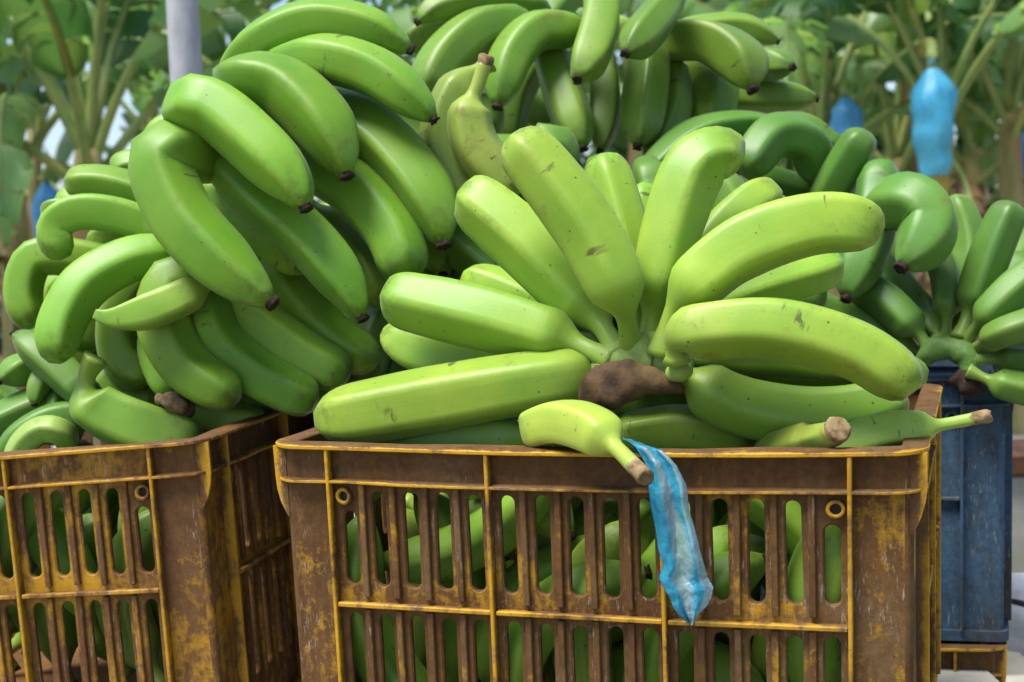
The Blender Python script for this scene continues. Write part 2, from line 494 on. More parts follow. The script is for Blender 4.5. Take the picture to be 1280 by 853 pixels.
        rail = [(C_ + 0.0022 + i * P, C_ - 0.0022 + (i + 1) * P, 0.0022, p + 0.001, zmid - 0.0018, zmid + 0.0018, 0.15, 0.72) for i in range(NP)]
        for r_ in rail: piece('rail', [r_])
        if sn in ridges:
            for i in range(NP):
                for k in range(6):
                    x = C_ + i * P + k * P / 5
                    if k in (0, 5): continue
                    for z0, z1 in ((zmid + 0.0065, -0.0315), (zbot + 0.002, zmid - 0.0035)):
                        piece('slat', [(x - 0.0030, x + 0.0022, p - 0.0040, p + 0.001, z0, z1, 0.10, 0.30)])
        # bored hand-hole collars at both ends
        if sn in ('front', 'right'):
            for x in (C_ + 0.0105, LEN - C_ - 0.0105):
                m = MB(); vv = []; ff = []; ww = []
                prof = [(0.0042, p + 0.003), (0.0042, p - 0.0046), (0.0050, p - 0.0052), (0.0066, p - 0.0050), (0.0070, p - 0.0040), (0.0072, p + 0.001)]
                for k in range(16):
                    an = 2 * math.pi * k / 16
                    for (r_, y_) in prof:
                        vv.append(mp(x + r_ * math.cos(an), y_, -0.0432 + r_ * math.sin(an))); ww.append(0.6 if y_ < p - 0.003 else 0.1)
                for k in range(16):
                    for j in range(5):
                        a_ = k * 6 + j; b_ = ((k + 1) % 16) * 6 + j
                        ff.append((a_, b_, b_ + 1, a_ + 1))
                m.add(vv, ff, ww)
                link('hole_collar', m.mesh(name + '_collar', mat, True, deform), wall)
                m = MB()
                m.add([mp(x + 0.0042 * math.cos(2 * math.pi * k / 16), p - 0.0006, -0.0432 + 0.0042 * math.sin(2 * math.pi * k / 16)) for k in range(16)], [tuple(range(16))])
                link('hole', m.mesh(name + '_hole', M['strap'], False, deform), wall)  # black disc stands in for the shade inside the hole; wall is not cut
    # rounded corner posts joining the walls
    def rrect(inset, r, z, nseg=10):
        pts = []
        x0, x1, y0, y1 = inset, W_ - inset, inset, D_ - inset
        for (cx, cy, a0) in ((x1 - r, y0 + r, -90), (x1 - r, y1 - r, 0), (x0 + r, y1 - r, 90), (x0 + r, y0 + r, 180)):
            for k in range(7):
                a = R(a0 + 90 * k / 6)
                pts.append((cx + r * math.cos(a), cy + r * math.sin(a), z))
            nx = {-90: (x1, y1 - r), 0: (x0 + r, y1), 90: (x0, y0 + r), 180: (x1 - r, y0)}[a0]
            px_ = pts[-1]
            for k in range(1, nseg):
                f = k / nseg
                pts.append((px_[0] + (nx[0] - px_[0]) * f, px_[1] + (nx[1] - px_[1]) * f, z))
        return pts
    def band(pname, prof, r):
        """prof: closed list of (inset, z, wear) swept round the crate"""
        m = MB(); N = None; vv = []; ww = []
        for (ins, z, wr) in prof:
            lp = rrect(ins, max(r - ins, 0.003), z); N = len(lp)
            vv += lp; ww += [wr] * N
        ff = []
        K = len(prof)
        for j in range(K):
            j2 = (j + 1) % K
            for k in range(N):
                k2 = (k + 1) % N
                ff.append((j * N + k, j * N + k2, j2 * N + k2, j2 * N + k))
        m.add(vv, ff, ww)
        return link(pname, m.mesh(name + '_' + pname, mat, False, deform), root)
    band('rim', [(0.0012, -0.0003, 0.35), (0.0, -0.0014, 0.9), (0.0, -0.0034, 1.0), (0.0007, -0.0041, 0.7), (0.0105, -0.0043, 0.0), (0.0185, -0.0043, 0.0), (0.0190, -0.0010, 0.2), (0.0180, 0.0, 0.15), (0.008, 0.0, 0.0)], 0.024)
    band('ledge', [(0.0016, -0.0293, 0.3), (0.0008, -0.0299, 0.85), (0.0008, -0.0313, 0.85), (0.0016, -0.0320, 0.5), (0.0125, -0.0330, 0.0), (0.0125, -0.0285, 0.0)], 0.024)
    band('base_flange', [(0.004, -CR_H + 0.012, 0.8), (0.004, -CR_H + 0.001, 0.8), (0.02, -CR_H, 0.0), (0.02, -CR_H + 0.012, 0.0)], 0.02)
    for (cx, cy, a0, sx, sy) in ((W_ - 0.016, 0.016, -90, 1, 0), (W_ - 0.016, D_ - 0.016, 0, 1, 1), (0.016, D_ - 0.016, 90, 0, 1), (0.016, 0.016, 180, 0, 0)):
        m = MB(); vv = []; ff = []; ww = []
        zs = [-0.004, -0.03, -0.08, zmid, -0.19, zbot, -CR_H + 0.004]
        rr = 0.016 - INS
        for zi, z in enumerate(zs):
            for k in range(6):
                a = R(a0 + 90 * k / 5)
                vv.append((cx + rr * math.cos(a), cy + rr * math.sin(a), z)); ww.append(0.1 if zi < 2 else (0.40 if k in (1, 2, 3) else 0.25))
        for j in range(len(zs) - 1):
            for k in range(5):
                a_ = j * 6 + k
                ff.append((a_, a_ + 1, a_ + 7, a_ + 6))
        m.add(vv, ff, ww)
        link('corner_post', m.mesh(name + '_corner', mat, True, deform), root)
        # curved gusset web under the rim corner, on the front and on the side
        m = MB()
        gx = 0.0012 if sx == 0 else W_ - 0.0012
        sg = 1 if sx == 0 else -1
        yv = 0.012 if sy == 0 else D_ - 0.012
        prof = [(0, -0.004), (0, -0.030), (0.0012, -0.040), (0.004, -0.050), (0.0095, -0.062), (0.0115, -0.062), (0.0115, -0.004)]
        vv = [(gx + sg * a_, yv - 0.0016, z) for a_, z in prof] + [(gx + sg * a_, yv + 0.0016, z) for a_, z in prof]
        K = len(prof)
        ff = [tuple(range(K)), tuple(range(2 * K - 1, K - 1, -1))] + [(k, (k + 1) % K, K + (k + 1) % K, K + k) for k in range(K)]
        m.add(vv, ff, [1.0 if a_ < 0.005 else 0.1 for a_, z in prof] * 2)
        link('gusset', m.mesh(name + '_gusset', mat, False, deform), root)
    m = MB()
    m.box(0.012, W_ - 0.012, 0.012, D_ - 0.012, -CR_H + 0.004, -CR_H + 0.010, 0.0)
    link('floor_panel', m.mesh(name + '_floor', mat, False, deform), root)
    return root, MW

FRONT_O = (-0.2022, 1.1407, Z_RIM)
front_crate, MW_F = crate('banana_crate', 'brown dirt-caked yellow plastic crate in the middle, with a blue film over its rim', M['crate_brown'], FRONT_O, 0.3201, 0.0, ('front', 'right'), 0.007, 1)
left_crate, MW_L = crate('banana_crate', 'tilted yellow plastic crate at the left edge, less dirty than the middle one', M['crate_yellow'], (-0.7716, 1.3054, CAM.z - 0.19), 0.1881, 0.0481, ('front', 'right'), 0.003, 5)
yb = 0.30
cb = at(1270, 470, 1.47)
blue_o = cb - Vector((math.cos(yb), -math.sin(yb), 0)) * W_
blue_crate, MW_B = crate('banana_crate', 'faded blue plastic crate standing behind the middle crate at the right', M['crate_blue'], tuple(blue_o), yb, 0.0, (), 0.003, 9, True)
low_o = blue_o + Vector((-0.014, -0.012, -CR_H - 0.002))
low_crate, MW_U = crate('banana_crate', 'brown crate under the blue crate, only its rim corner in view', M['crate_brown'], tuple(low_o), yb - 0.02, 0.0, ('front',), 0.003, 12)

# ------------------------------------------------------------------ bananas
# finger: (points base -> tip as (px, py[, depth offset]), width px, depth at base, depth at tip, options)
# options: T dark tip shown, S long bare stalk at the base, c joined to the hidden crown
PA = (0.215, 0.385, 0.034)
GC = (0.135, 0.305, 0.019)
GE = (0.120, 0.275, 0.018)
GF = (0.155, 0.320, 0.025)
GD = (0.112, 0.225, 0.018)
GM = (0.075, 0.195, 0.022)
GB = (0.085, 0.205, 0.024)
HANDS = []
def hand(name, label, color, crown, fingers, cat='banana hand', vis=False, crown_mat='crown', anchor=False):
    HANDS.append(dict(name=name, label=label, color=color, crown=crown, fingers=fingers, cat=cat, vis=vis, crown_mat=crown_mat, anchor=anchor))

hand('banana_hand', 'pale green banana hand fanned open on the middle crate, crown facing the camera', PA, (797, 458, 1.145), [
    ([(745, 462, .06), (728, 466, .035), (704, 472, .01), (640, 483), (560, 497), (450, 517), (396, 524)], 90, 1.13, 1.165, 's'),
    ([(768, 452), (735, 437), (705, 424), (610, 398), (530, 380), (480, 370)], 84, 1.14, 1.20, 'S'),
    ([(750, 464), (715, 459), (640, 455), (560, 447), (510, 432), (490, 406)], 68, 1.16, 1.22, ''),
    ([(777, 447), (752, 407), (730, 378), (668, 313), (610, 262), (578, 240)], 88, 1.14, 1.20, 'S'),
    ([(790, 442), (783, 400), (772, 362), (735, 290), (680, 215), (640, 172)], 90, 1.14, 1.17, 'S'),
    ([(808, 442), (813, 402), (820, 360), (838, 285), (865, 215), (898, 196), (924, 206)], 84, 1.15, 1.17, 'S'),
    ([(826, 444), (838, 402), (855, 370), (920, 315), (1000, 284), (1060, 280), (1098, 296)], 88, 1.12, 1.105, 'S'),
    ([(838, 440), (870, 395), (950, 360), (1020, 338), (1050, 326)], 64, 1.16, 1.19, ''),
    ([(846, 452), (848, 425), (885, 412), (970, 409), (1060, 432), (1115, 465), (1140, 492)], 88, 1.085, 1.05, 's'),
    ([(846, 462, .03), (868, 476, .01), (920, 504), (1000, 519), (1075, 513), (1130, 490)], 84, 1.085, 1.065, 's'),
    ([(845, 455), (960, 445), (1080, 455), (1158, 472)], 58, 1.14, 1.12, ''),
    ([(797, 442), (792, 390), (780, 300), (765, 235), (752, 196)], 68, 1.17, 1.22, ''),
    ([(806, 442), (806, 390), (802, 300), (808, 232)], 60, 1.18, 1.24, ''),
    ([(822, 442), (845, 390), (890, 310), (935, 260), (972, 240)], 68, 1.18, 1.24, ''),
    ([(784, 444), (765, 400), (720, 330), (668, 262)], 66, 1.19, 1.25, ''),
    ([(772, 448), (730, 420), (650, 375), (580, 346)], 66, 1.20, 1.25, ''),
    ([(846, 460), (900, 462), (980, 466), (1090, 476)], 56, 1.14, 1.13, ''),
], vis=True, anchor=True)

hand('banana_hand', 'big green banana hand arching over the upper left of the pile', GC, (300, 165, 1.47), [
    ([(262, 205, .05), (222, 186), (200, 205), (228, 275), (283, 335), (338, 378)], 80, 1.31, 1.26, 'Tc'),
    ([(262, 170, .05), (238, 132), (272, 138), (328, 186), (365, 228), (381, 258)], 74, 1.33, 1.28, 'Tc'),
    ([(305, 125, .05), (305, 100), (352, 108), (398, 150), (422, 190), (432, 218)], 74, 1.36, 1.31, 'Tc'),
    ([(270, 196), (320, 243), (385, 300), (430, 355), (452, 396)], 64, 1.35, 1.30, 'Tc'),
    ([(290, 105, .03), (318, 60), (385, 28), (460, 36), (512, 62)], 58, 1.42, 1.40, 'Tc'),
    ([(348, 85, .03), (400, 73), (465, 90), (515, 125), (541, 148)], 62, 1.38, 1.34, 'Tc'),
    ([(408, 145), (462, 165), (515, 220), (545, 270), (554, 304)], 74, 1.41, 1.34, 'Tc'),
    ([(385, 205), (440, 235), (488, 290), (508, 350)], 72, 1.39, 1.33, 'c'),
    ([(262, 235), (310, 272), (385, 335)], 56, 1.41, 1.37, 'c'),
    ([(420, 122), (480, 142), (548, 200)], 56, 1.45, 1.42, 'c'),
    ([(520, 260), (545, 310), (553, 342)], 50, 1.45, 1.42, 'Tc'),
    ([(420, 290), (455, 330), (478, 378)], 52, 1.44, 1.40, 'c'),
    ([(240, 165), (208, 165), (190, 190)], 44, 1.45, 1.44, 'c'),
])

hand('banana_hand', 'green banana hand hanging over the right wall of the left crate', GE, (262, 360, 1.52), [
    ([(285, 368), (325, 405), (380, 445), (434, 473)], 62, 1.38, 1.36, 'c'),
    ([(345, 335), (372, 378), (420, 425), (470, 455)], 60, 1.41, 1.39, 'c'),
    ([(256, 372), (272, 425), (320, 468), (394, 505)], 62, 1.37, 1.35, 'c'),
    ([(250, 350), (214, 352), (203, 402), (232, 460), (296, 500)], 62, 1.36, 1.33, 'c'),
    ([(205, 390), (196, 440), (215, 495)], 46, 1.40, 1.37, 'c'),
    ([(245, 400), (275, 465), (340, 505)], 50, 1.43, 1.40, 'c'),
    ([(300, 395), (350, 455), (430, 500)], 50, 1.43, 1.41, 'c'),
])
hand('banana_hand', 'light green hooked bananas at the far left of the pile', GF, (240, 300, 1.55), [
    ([(208, 318), (160, 326), (105, 358), (75, 408), (70, 452)], 58, 1.38, 1.33, 'c'),
    ([(208, 292), (150, 270), (95, 266), (66, 288), (82, 320)], 50, 1.42, 1.40, 'c'),
    ([(185, 245), (130, 230), (82, 228)], 44, 1.45, 1.45, 'c'),
    ([(130, 270), (90, 262), (52, 264)], 32, 1.50, 1.50, 'c'),
    ([(238, 335), (180, 348), (148, 395), (152, 448), (188, 476)], 54, 1.41, 1.38, 'c'),
    ([(150, 330), (60, 318), (34, 335), (28, 375), (42, 408)], 50, 1.47, 1.45, 'c'),
    ([(190, 360), (120, 380), (105, 440)], 46, 1.47, 1.44, 'c'),
    ([(200, 215), (165, 205), (140, 214)], 34, 1.52, 1.52, 'c'),
    ([(235, 300), (190, 285), (110, 305)], 42, 1.49, 1.48, 'c'),
    ([(200, 255), (140, 250), (70, 255)], 40, 1.53, 1.54, 'c'),
    ([(150, 400), (110, 430), (80, 470)], 44, 1.50, 1.48, 'c'),
    ([(90, 340), (60, 370), (62, 430)], 44, 1.53, 1.52, 'c'),
])
hand('banana', 'small pointed banana lying crosswise at the left, its narrow end to the left', (0.185, 0.34, 0.032), None, [
    ([(272, 346), (235, 369), (182, 391), (140, 398), (118, 392)], 48, 1.30, 1.28, 'N'),
], cat='banana')
hand('banana_hand', 'green bananas lying lowest in the left crate by a brown dried crown', GF, (214, 508, 1.37), [
    ([(120, 448), (108, 472), (112, 502), (160, 530), (250, 556)], 72, 1.33, 1.34, 'S'),
    ([(212, 500), (170, 500), (120, 470)], 46, 1.40, 1.40, ''),
    ([(215, 508), (260, 522), (330, 530)], 44, 1.41, 1.40, ''),
], vis='brown')
hand('banana_hand', 'dark green bananas with black tips in the lower left corner', (0.09, 0.215, 0.022), (110, 505, 1.48), [
    ([(105, 492), (60, 450), (18, 418)], 44, 1.40, 1.42, 'Tc'),
    ([(60, 458), (28, 462), (0, 476)], 42, 1.45, 1.42, 'Tc'),
    ([(60, 462), (47, 485), (43, 505)], 30, 1.42, 1.40, 'Tc'),
    ([(75, 495), (25, 517), (-15, 535)], 48, 1.42, 1.40, 'c'),
    ([(70, 498), (66, 520), (64, 528)], 30, 1.42, 1.40, 'Tc'),
    ([(100, 520), (60, 528), (22, 552), (10, 580)], 44, 1.39, 1.37, 'c'),
    ([(95, 540), (50, 530), (0, 500), (-30, 470)], 44, 1.47, 1.47, 'c'),
])
hand('banana', 'pale banana bent in a hook just above the rim of the left crate', (0.20, 0.33, 0.06), None, [
    ([(88, 570, .03), (78, 542), (52, 538), (28, 556), (15, 585)], 34, 1.36, 1.35, ''),
], cat='banana')

hand('banana_hand', 'green banana hand topping the pile, black tips pointing at the camera', GD, (765, 40, 1.92), [
    ([(672, 8), (600, 2), (550, 10), (522, 27)], 44, 1.74, 1.68, 'Tc'),
    ([(648, 30), (600, 38), (555, 75), (530, 122)], 60, 1.70, 1.64, 'c'),
    ([(716, 38), (672, 38), (640, 72), (622, 132)], 54, 1.70, 1.64, 'Tc'),
    ([(752, -8), (750, 30), (738, 70), (722, 98)], 54, 1.68, 1.60, 'Tc'),
    ([(835, 0), (822, 22), (800, 48), (782, 66)], 50, 1.68, 1.60, 'Tc'),
    ([(690, 72), (705, 118), (728, 184)], 52, 1.72, 1.66, 'Tc'),
    ([(752, 75), (757, 130), (750, 188)], 42, 1.75, 1.70, 'Tc'),
    ([(812, 68), (806, 120), (797, 182)], 52, 1.72, 1.66, 'Tc'),
    ([(838, 85), (842, 135), (815, 205)], 44, 1.76, 1.70, 'c'),
    ([(850, 88), (890, 105), (888, 165)], 58, 1.80, 1.74, 'c'),
    ([(835, 52), (885, 52), (925, 75), (940, 110)], 62, 1.74, 1.66, 'Tc'),
    ([(860, 38), (925, 34), (972, 52)], 34, 1.82, 1.82, 'Tc'),
    ([(920, 75), (965, 80), (990, 84)], 44, 1.82, 1.74, 'Tc'),
    ([(880, 122), (960, 120), (1020, 123)], 42, 1.82, 1.80, 'Tc'),
    ([(672, 60), (640, 120), (630, 190)], 52, 1.82, 1.78, 'c'),
    ([(720, -15), (700, 5), (680, 30)], 40, 1.80, 1.76, 'c'),
    ([(650, 20), (560, 30), (505, 60)], 44, 1.82, 1.78, 'c'),
])
hand('banana', 'yellowing spotted banana with its bare stalk pointing up at pile centre', (0.24, 0.33, 0.045), None, [
    ([(606, 80), (597, 108), (587, 140), (600, 190), (650, 240)], 58, 1.36, 1.36, 'SKB'),
], cat='banana')
hand('banana', 'dull green banana standing just left of the yellowing spotted one', (0.185, 0.28, 0.034), None, [
    ([(612, 78), (575, 110), (556, 165), (565, 215), (610, 260)], 60, 1.42, 1.40, ''),
], cat='banana')

hand('banana_hand', 'deep green banana hand wedged between the front hand and the topmost hand', GM, (985, 262, 1.78), [
    ([(990, 168), (930, 158), (865, 172), (805, 222)], 42, 1.66, 1.62, 'c'),
    ([(1022, 215), (1008, 178), (965, 172), (930, 215)], 54, 1.62, 1.56, 'c'),
    ([(1015, 245), (975, 232), (940, 218)], 42, 1.66, 1.64, 'c'),
    ([(1030, 258), (1055, 212), (1082, 164)], 50, 1.60, 1.56, 'c'),
    ([(1042, 182), (1010, 156), (970, 150)], 26, 1.72, 1.72, 'c'),
    ([(1098, 216), (1092, 275), (1058, 372)], 58, 1.56, 1.50, 'Tc'),
])
hand('banana_hand', 'dark green banana hand on the blue crate, crown facing the camera', GB, (1192, 436, 1.47), [
    ([(1098, 268, .07), (1122, 254), (1148, 256), (1162, 280), (1150, 310), (1128, 332)], 74, 1.52, 1.46, 'T'),
    ([(1192, 420), (1203, 385), (1210, 310), (1192, 246)], 46, 1.53, 1.58, ''),
    ([(1198, 424), (1212, 388), (1238, 318), (1266, 254)], 50, 1.47, 1.47, 'S'),
    ([(1174, 430), (1160, 402), (1125, 362), (1085, 318)], 48, 1.49, 1.56, 'S'),
    ([(1182, 424), (1184, 392), (1182, 345), (1168, 305)], 38, 1.50, 1.56, 'S'),
    ([(1164, 440), (1144, 412), (1105, 375), (1065, 352)], 48, 1.49, 1.55, 'S'),
    ([(1206, 428), (1236, 392), (1290, 345), (1330, 330)], 46, 1.47, 1.47, 'S'),
    ([(1212, 438), (1250, 418), (1300, 402), (1350, 396)], 40, 1.47, 1.45, 'S'),
    ([(1215, 450), (1255, 450), (1310, 454), (1360, 448)], 44, 1.46, 1.43, 'S'),
    ([(1210, 464), (1250, 480), (1310, 490), (1350, 480)], 42, 1.45, 1.43, 'S'),
    ([(1204, 426), (1245, 375), (1285, 322)], 44, 1.54, 1.58, ''),
    ([(1188, 424), (1196, 392), (1200, 350), (1200, 296)], 40, 1.53, 1.57, ''),
    ([(1212, 444), (1262, 432), (1330, 426)], 42, 1.50, 1.50, ''),
    ([(1200, 426), (1226, 386), (1262, 330), (1290, 290)], 42, 1.55, 1.60, ''),
    ([(1160, 446), (1090, 415), (1010, 375)], 44, 1.52, 1.54, ''),
], vis=True, crown_mat='crown_dark', anchor=True)

hand('banana', 'short banana on the crate rim, its cut stalk hanging over the front', (0.275, 0.42, 0.05), None, [
    ([(794, 584), (770, 560), (742, 538), (702, 527), (660, 540)], 62, 1.005, 1.105, 'SKO'),
], cat='banana')
hand('banana', 'black-flecked banana lying under the brown dried crown of the front hand', (0.195, 0.345, 0.036), None, [
    ([(742, 548), (790, 540), (860, 534), (940, 552)], 56, 1.11, 1.09, ''),
], cat='banana')
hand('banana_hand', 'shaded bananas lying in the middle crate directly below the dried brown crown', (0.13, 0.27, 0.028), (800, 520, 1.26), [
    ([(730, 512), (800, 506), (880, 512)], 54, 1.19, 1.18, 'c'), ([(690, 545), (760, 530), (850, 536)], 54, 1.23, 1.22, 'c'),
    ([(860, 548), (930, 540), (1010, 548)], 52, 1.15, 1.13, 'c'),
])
hand('banana', 'banana on the right crate corner, its dry stalk sticking out right', (0.25, 0.40, 0.047), None, [
    ([(1216, 524), (1178, 531), (1145, 536), (1100, 541), (1030, 566)], 50, 1.045, 1.06, 'SKO'),
], cat='banana')
hand('banana', 'banana end with a brown square-cut stalk facing the camera at right rim', (0.25, 0.37, 0.045), None, [
    ([(1046, 538), (1040, 543), (1010, 552), (950, 570)], 48, 1.01, 1.12, 'Kw'),
], cat='banana')
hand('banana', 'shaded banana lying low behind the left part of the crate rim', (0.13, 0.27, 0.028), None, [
    ([(690, 545), (600, 549), (520, 556), (455, 566)], 56, 1.14, 1.20, ''),
], cat='banana')
# deeper layers of the pile, glimpsed in the gaps
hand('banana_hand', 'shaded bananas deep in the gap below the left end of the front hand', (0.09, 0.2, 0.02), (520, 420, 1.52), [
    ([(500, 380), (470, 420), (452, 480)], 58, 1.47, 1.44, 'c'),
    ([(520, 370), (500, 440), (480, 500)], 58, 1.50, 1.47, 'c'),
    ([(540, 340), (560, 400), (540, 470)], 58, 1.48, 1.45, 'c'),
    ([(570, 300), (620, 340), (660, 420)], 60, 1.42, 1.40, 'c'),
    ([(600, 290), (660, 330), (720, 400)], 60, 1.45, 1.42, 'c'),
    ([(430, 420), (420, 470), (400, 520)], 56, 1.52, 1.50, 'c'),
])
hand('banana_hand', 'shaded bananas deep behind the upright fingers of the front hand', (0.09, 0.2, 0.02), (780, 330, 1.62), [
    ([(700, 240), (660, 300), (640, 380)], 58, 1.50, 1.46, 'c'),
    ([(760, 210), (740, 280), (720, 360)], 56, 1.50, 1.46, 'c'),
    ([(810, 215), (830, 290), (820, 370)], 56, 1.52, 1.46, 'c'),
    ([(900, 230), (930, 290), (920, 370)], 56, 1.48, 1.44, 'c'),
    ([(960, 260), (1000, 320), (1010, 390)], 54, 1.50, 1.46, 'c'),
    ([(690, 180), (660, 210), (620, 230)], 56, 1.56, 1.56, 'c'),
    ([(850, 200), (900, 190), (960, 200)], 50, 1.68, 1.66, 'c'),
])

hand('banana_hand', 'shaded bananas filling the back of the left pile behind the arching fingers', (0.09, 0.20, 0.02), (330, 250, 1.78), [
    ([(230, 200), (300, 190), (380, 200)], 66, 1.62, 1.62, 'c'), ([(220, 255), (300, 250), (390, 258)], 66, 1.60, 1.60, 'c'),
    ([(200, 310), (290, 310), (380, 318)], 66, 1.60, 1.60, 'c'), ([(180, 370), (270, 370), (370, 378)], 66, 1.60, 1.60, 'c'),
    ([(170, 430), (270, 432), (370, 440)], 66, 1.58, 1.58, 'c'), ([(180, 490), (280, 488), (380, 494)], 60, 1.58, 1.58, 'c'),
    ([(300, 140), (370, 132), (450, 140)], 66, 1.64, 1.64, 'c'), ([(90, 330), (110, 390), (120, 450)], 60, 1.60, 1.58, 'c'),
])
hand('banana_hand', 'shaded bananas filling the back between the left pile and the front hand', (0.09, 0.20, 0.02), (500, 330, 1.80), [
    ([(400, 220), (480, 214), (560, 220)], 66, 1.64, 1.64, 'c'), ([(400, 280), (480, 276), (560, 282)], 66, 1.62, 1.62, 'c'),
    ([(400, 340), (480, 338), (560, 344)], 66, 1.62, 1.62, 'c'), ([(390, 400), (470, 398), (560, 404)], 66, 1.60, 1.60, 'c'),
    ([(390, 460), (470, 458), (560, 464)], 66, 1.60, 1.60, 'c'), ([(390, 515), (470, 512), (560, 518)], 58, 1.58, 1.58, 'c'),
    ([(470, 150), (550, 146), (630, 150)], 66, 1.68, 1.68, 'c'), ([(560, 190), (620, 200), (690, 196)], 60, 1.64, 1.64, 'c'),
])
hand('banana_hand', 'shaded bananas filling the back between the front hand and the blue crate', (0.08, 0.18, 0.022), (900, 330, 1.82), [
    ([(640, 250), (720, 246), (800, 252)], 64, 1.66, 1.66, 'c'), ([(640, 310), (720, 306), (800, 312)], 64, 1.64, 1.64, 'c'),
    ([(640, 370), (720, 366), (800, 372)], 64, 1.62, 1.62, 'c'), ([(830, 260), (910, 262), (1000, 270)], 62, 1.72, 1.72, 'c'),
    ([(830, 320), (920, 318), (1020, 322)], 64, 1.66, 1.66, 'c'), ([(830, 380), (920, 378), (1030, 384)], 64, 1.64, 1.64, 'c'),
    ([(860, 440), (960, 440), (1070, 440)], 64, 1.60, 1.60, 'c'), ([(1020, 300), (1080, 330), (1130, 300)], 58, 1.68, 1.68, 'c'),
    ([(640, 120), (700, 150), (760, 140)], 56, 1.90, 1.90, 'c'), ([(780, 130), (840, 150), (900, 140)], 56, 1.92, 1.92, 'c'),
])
# ---- solve the depths so that neighbouring fruit touch instead of running through each other
B = []
for hi, h in enumerate(HANDS):
    for fi, (pts, wpx, d0, d1, opt) in enumerate(h['fingers']):
        n = len(pts)
        P3 = []
        L = [0]
        for a, b in zip(pts, pts[1:]): L.append(L[-1] + math.hypot(a[0] - b[0], a[1] - b[1]))
        for i, p in enumerate(pts):
            f = L[i] / L[-1] if L[-1] else 0
            P3.append((p[0], p[1], d0 + (d1 - d0) * f + (p[2] if len(p) > 2 else 0)))
        B.append(dict(h=hi, f=fi, P=P3, w=wpx, opt=opt, shift=0.0))
NS = 12
def world_pts(b, n):
    pts = []
    for i, (x, y, d) in enumerate(b['P']):
        f = i / (len(b['P']) - 1)
        k = 1.0
        if HANDS[b['h']]['anchor']: k = min(1.0, max(0.0, (f - 0.0) / 0.35))
        pts.append(tuple(at(x, y, d + b['shift'] * k)))
    return spline(pts, n)
def prof_simple(t, opt):
    if t < 0.12: return 0.4 if 'S' in opt or 'c' not in opt else 0.6
    if t > 0.93: return 0.6
    return 0.95
MFI = MW_F.inverted(); MLI = MW_L.inverted()
mfi = np.array(MFI); mli = np.array(MLI)
BASE = np.array([world_pts(b, NS) for b in B])
KW = np.array([[min(1.0, (k / (NS - 1)) / 0.35) if HANDS[b['h']]['anchor'] else 1.0 for k in range(NS)] for b in B])
DEP0 = (BASE - np.array(CAM)) @ np.array(FW)
RB = np.array([b['w'] / 2 * b['P'][len(b['P']) // 2][2] / FPX for b in B])
PR = np.array([[prof_simple(k / (NS - 1), b['opt']) for k in range(NS)] for b in B])
DM = np.array([b['P'][len(b['P']) // 2][2] for b in B])
SH = np.zeros(len(B)); HID = np.array([b['h'] for b in B])
for it in range(160):
    Cn = np.array(CAM) + (BASE - np.array(CAM)) * (1 + SH[:, None] * KW / DEP0)[:, :, None]
    Rn = (RB * (1 + SH / DM))[:, None] * PR
    dep = DEP0 + SH[:, None] * KW
    mv = np.zeros(len(B))
    lo = Cn.min(1) - Rn.max(1)[:, None]; hi_ = Cn.max(1) + Rn.max(1)[:, None]
    ov = ((lo[:, None] < hi_[None]) & (lo[None] < hi_[:, None])).all(2)
    for i, j in zip(*np.nonzero(np.triu(ov, 1))):
        dd = np.linalg.norm(Cn[i][:, None] - Cn[j][None], axis=2)
        need = (Rn[i][:, None] + Rn[j][None]) * 0.94 - dd
        if HID[i] == HID[j]: need[:4, :4] = -1
        k = np.unravel_index(np.argmax(need), need.shape)
        pen = need[k]
        if pen <= 0.0005: continue
        sg = -1.0 if dep[i, k[0]] < dep[j, k[1]] else 1.0
        amt = min(pen, 0.012) * 0.22
        mv[i] += sg * amt; mv[j] -= sg * amt
    for i, b in enumerate(B):
        # stay inside the crate wall where the fruit is below the rim
        if 'O' in b['opt']: continue
        for m4 in (mfi, mli):
            q = Cn[i] @ m4[:3, :3].T + m4[:3, 3]
            ins = (q[:, 0] > 0.0) & (q[:, 0] < W_) & (q[:, 2] < Rn[i] * 0.75) & (q[:, 2] > -0.2) & (q[:, 1] > -0.05)
            need = np.where(ins, 0.019 + Rn[i] - q[:, 1], -1)
            if need.max() > 0: mv[i] += min(need.max(), 0.01) * 0.5
    SH = np.clip(SH + mv, -0.09, 0.12)
for i, b in enumerate(B):
    b['shift'] = float(SH[i]); b['R'] = float(RB[i] * (1 + SH[i] / DM[i])) * (0.95 if HANDS[b['h']]['vis'] is True and HANDS[b['h']]['color'] == PA else 1.04)

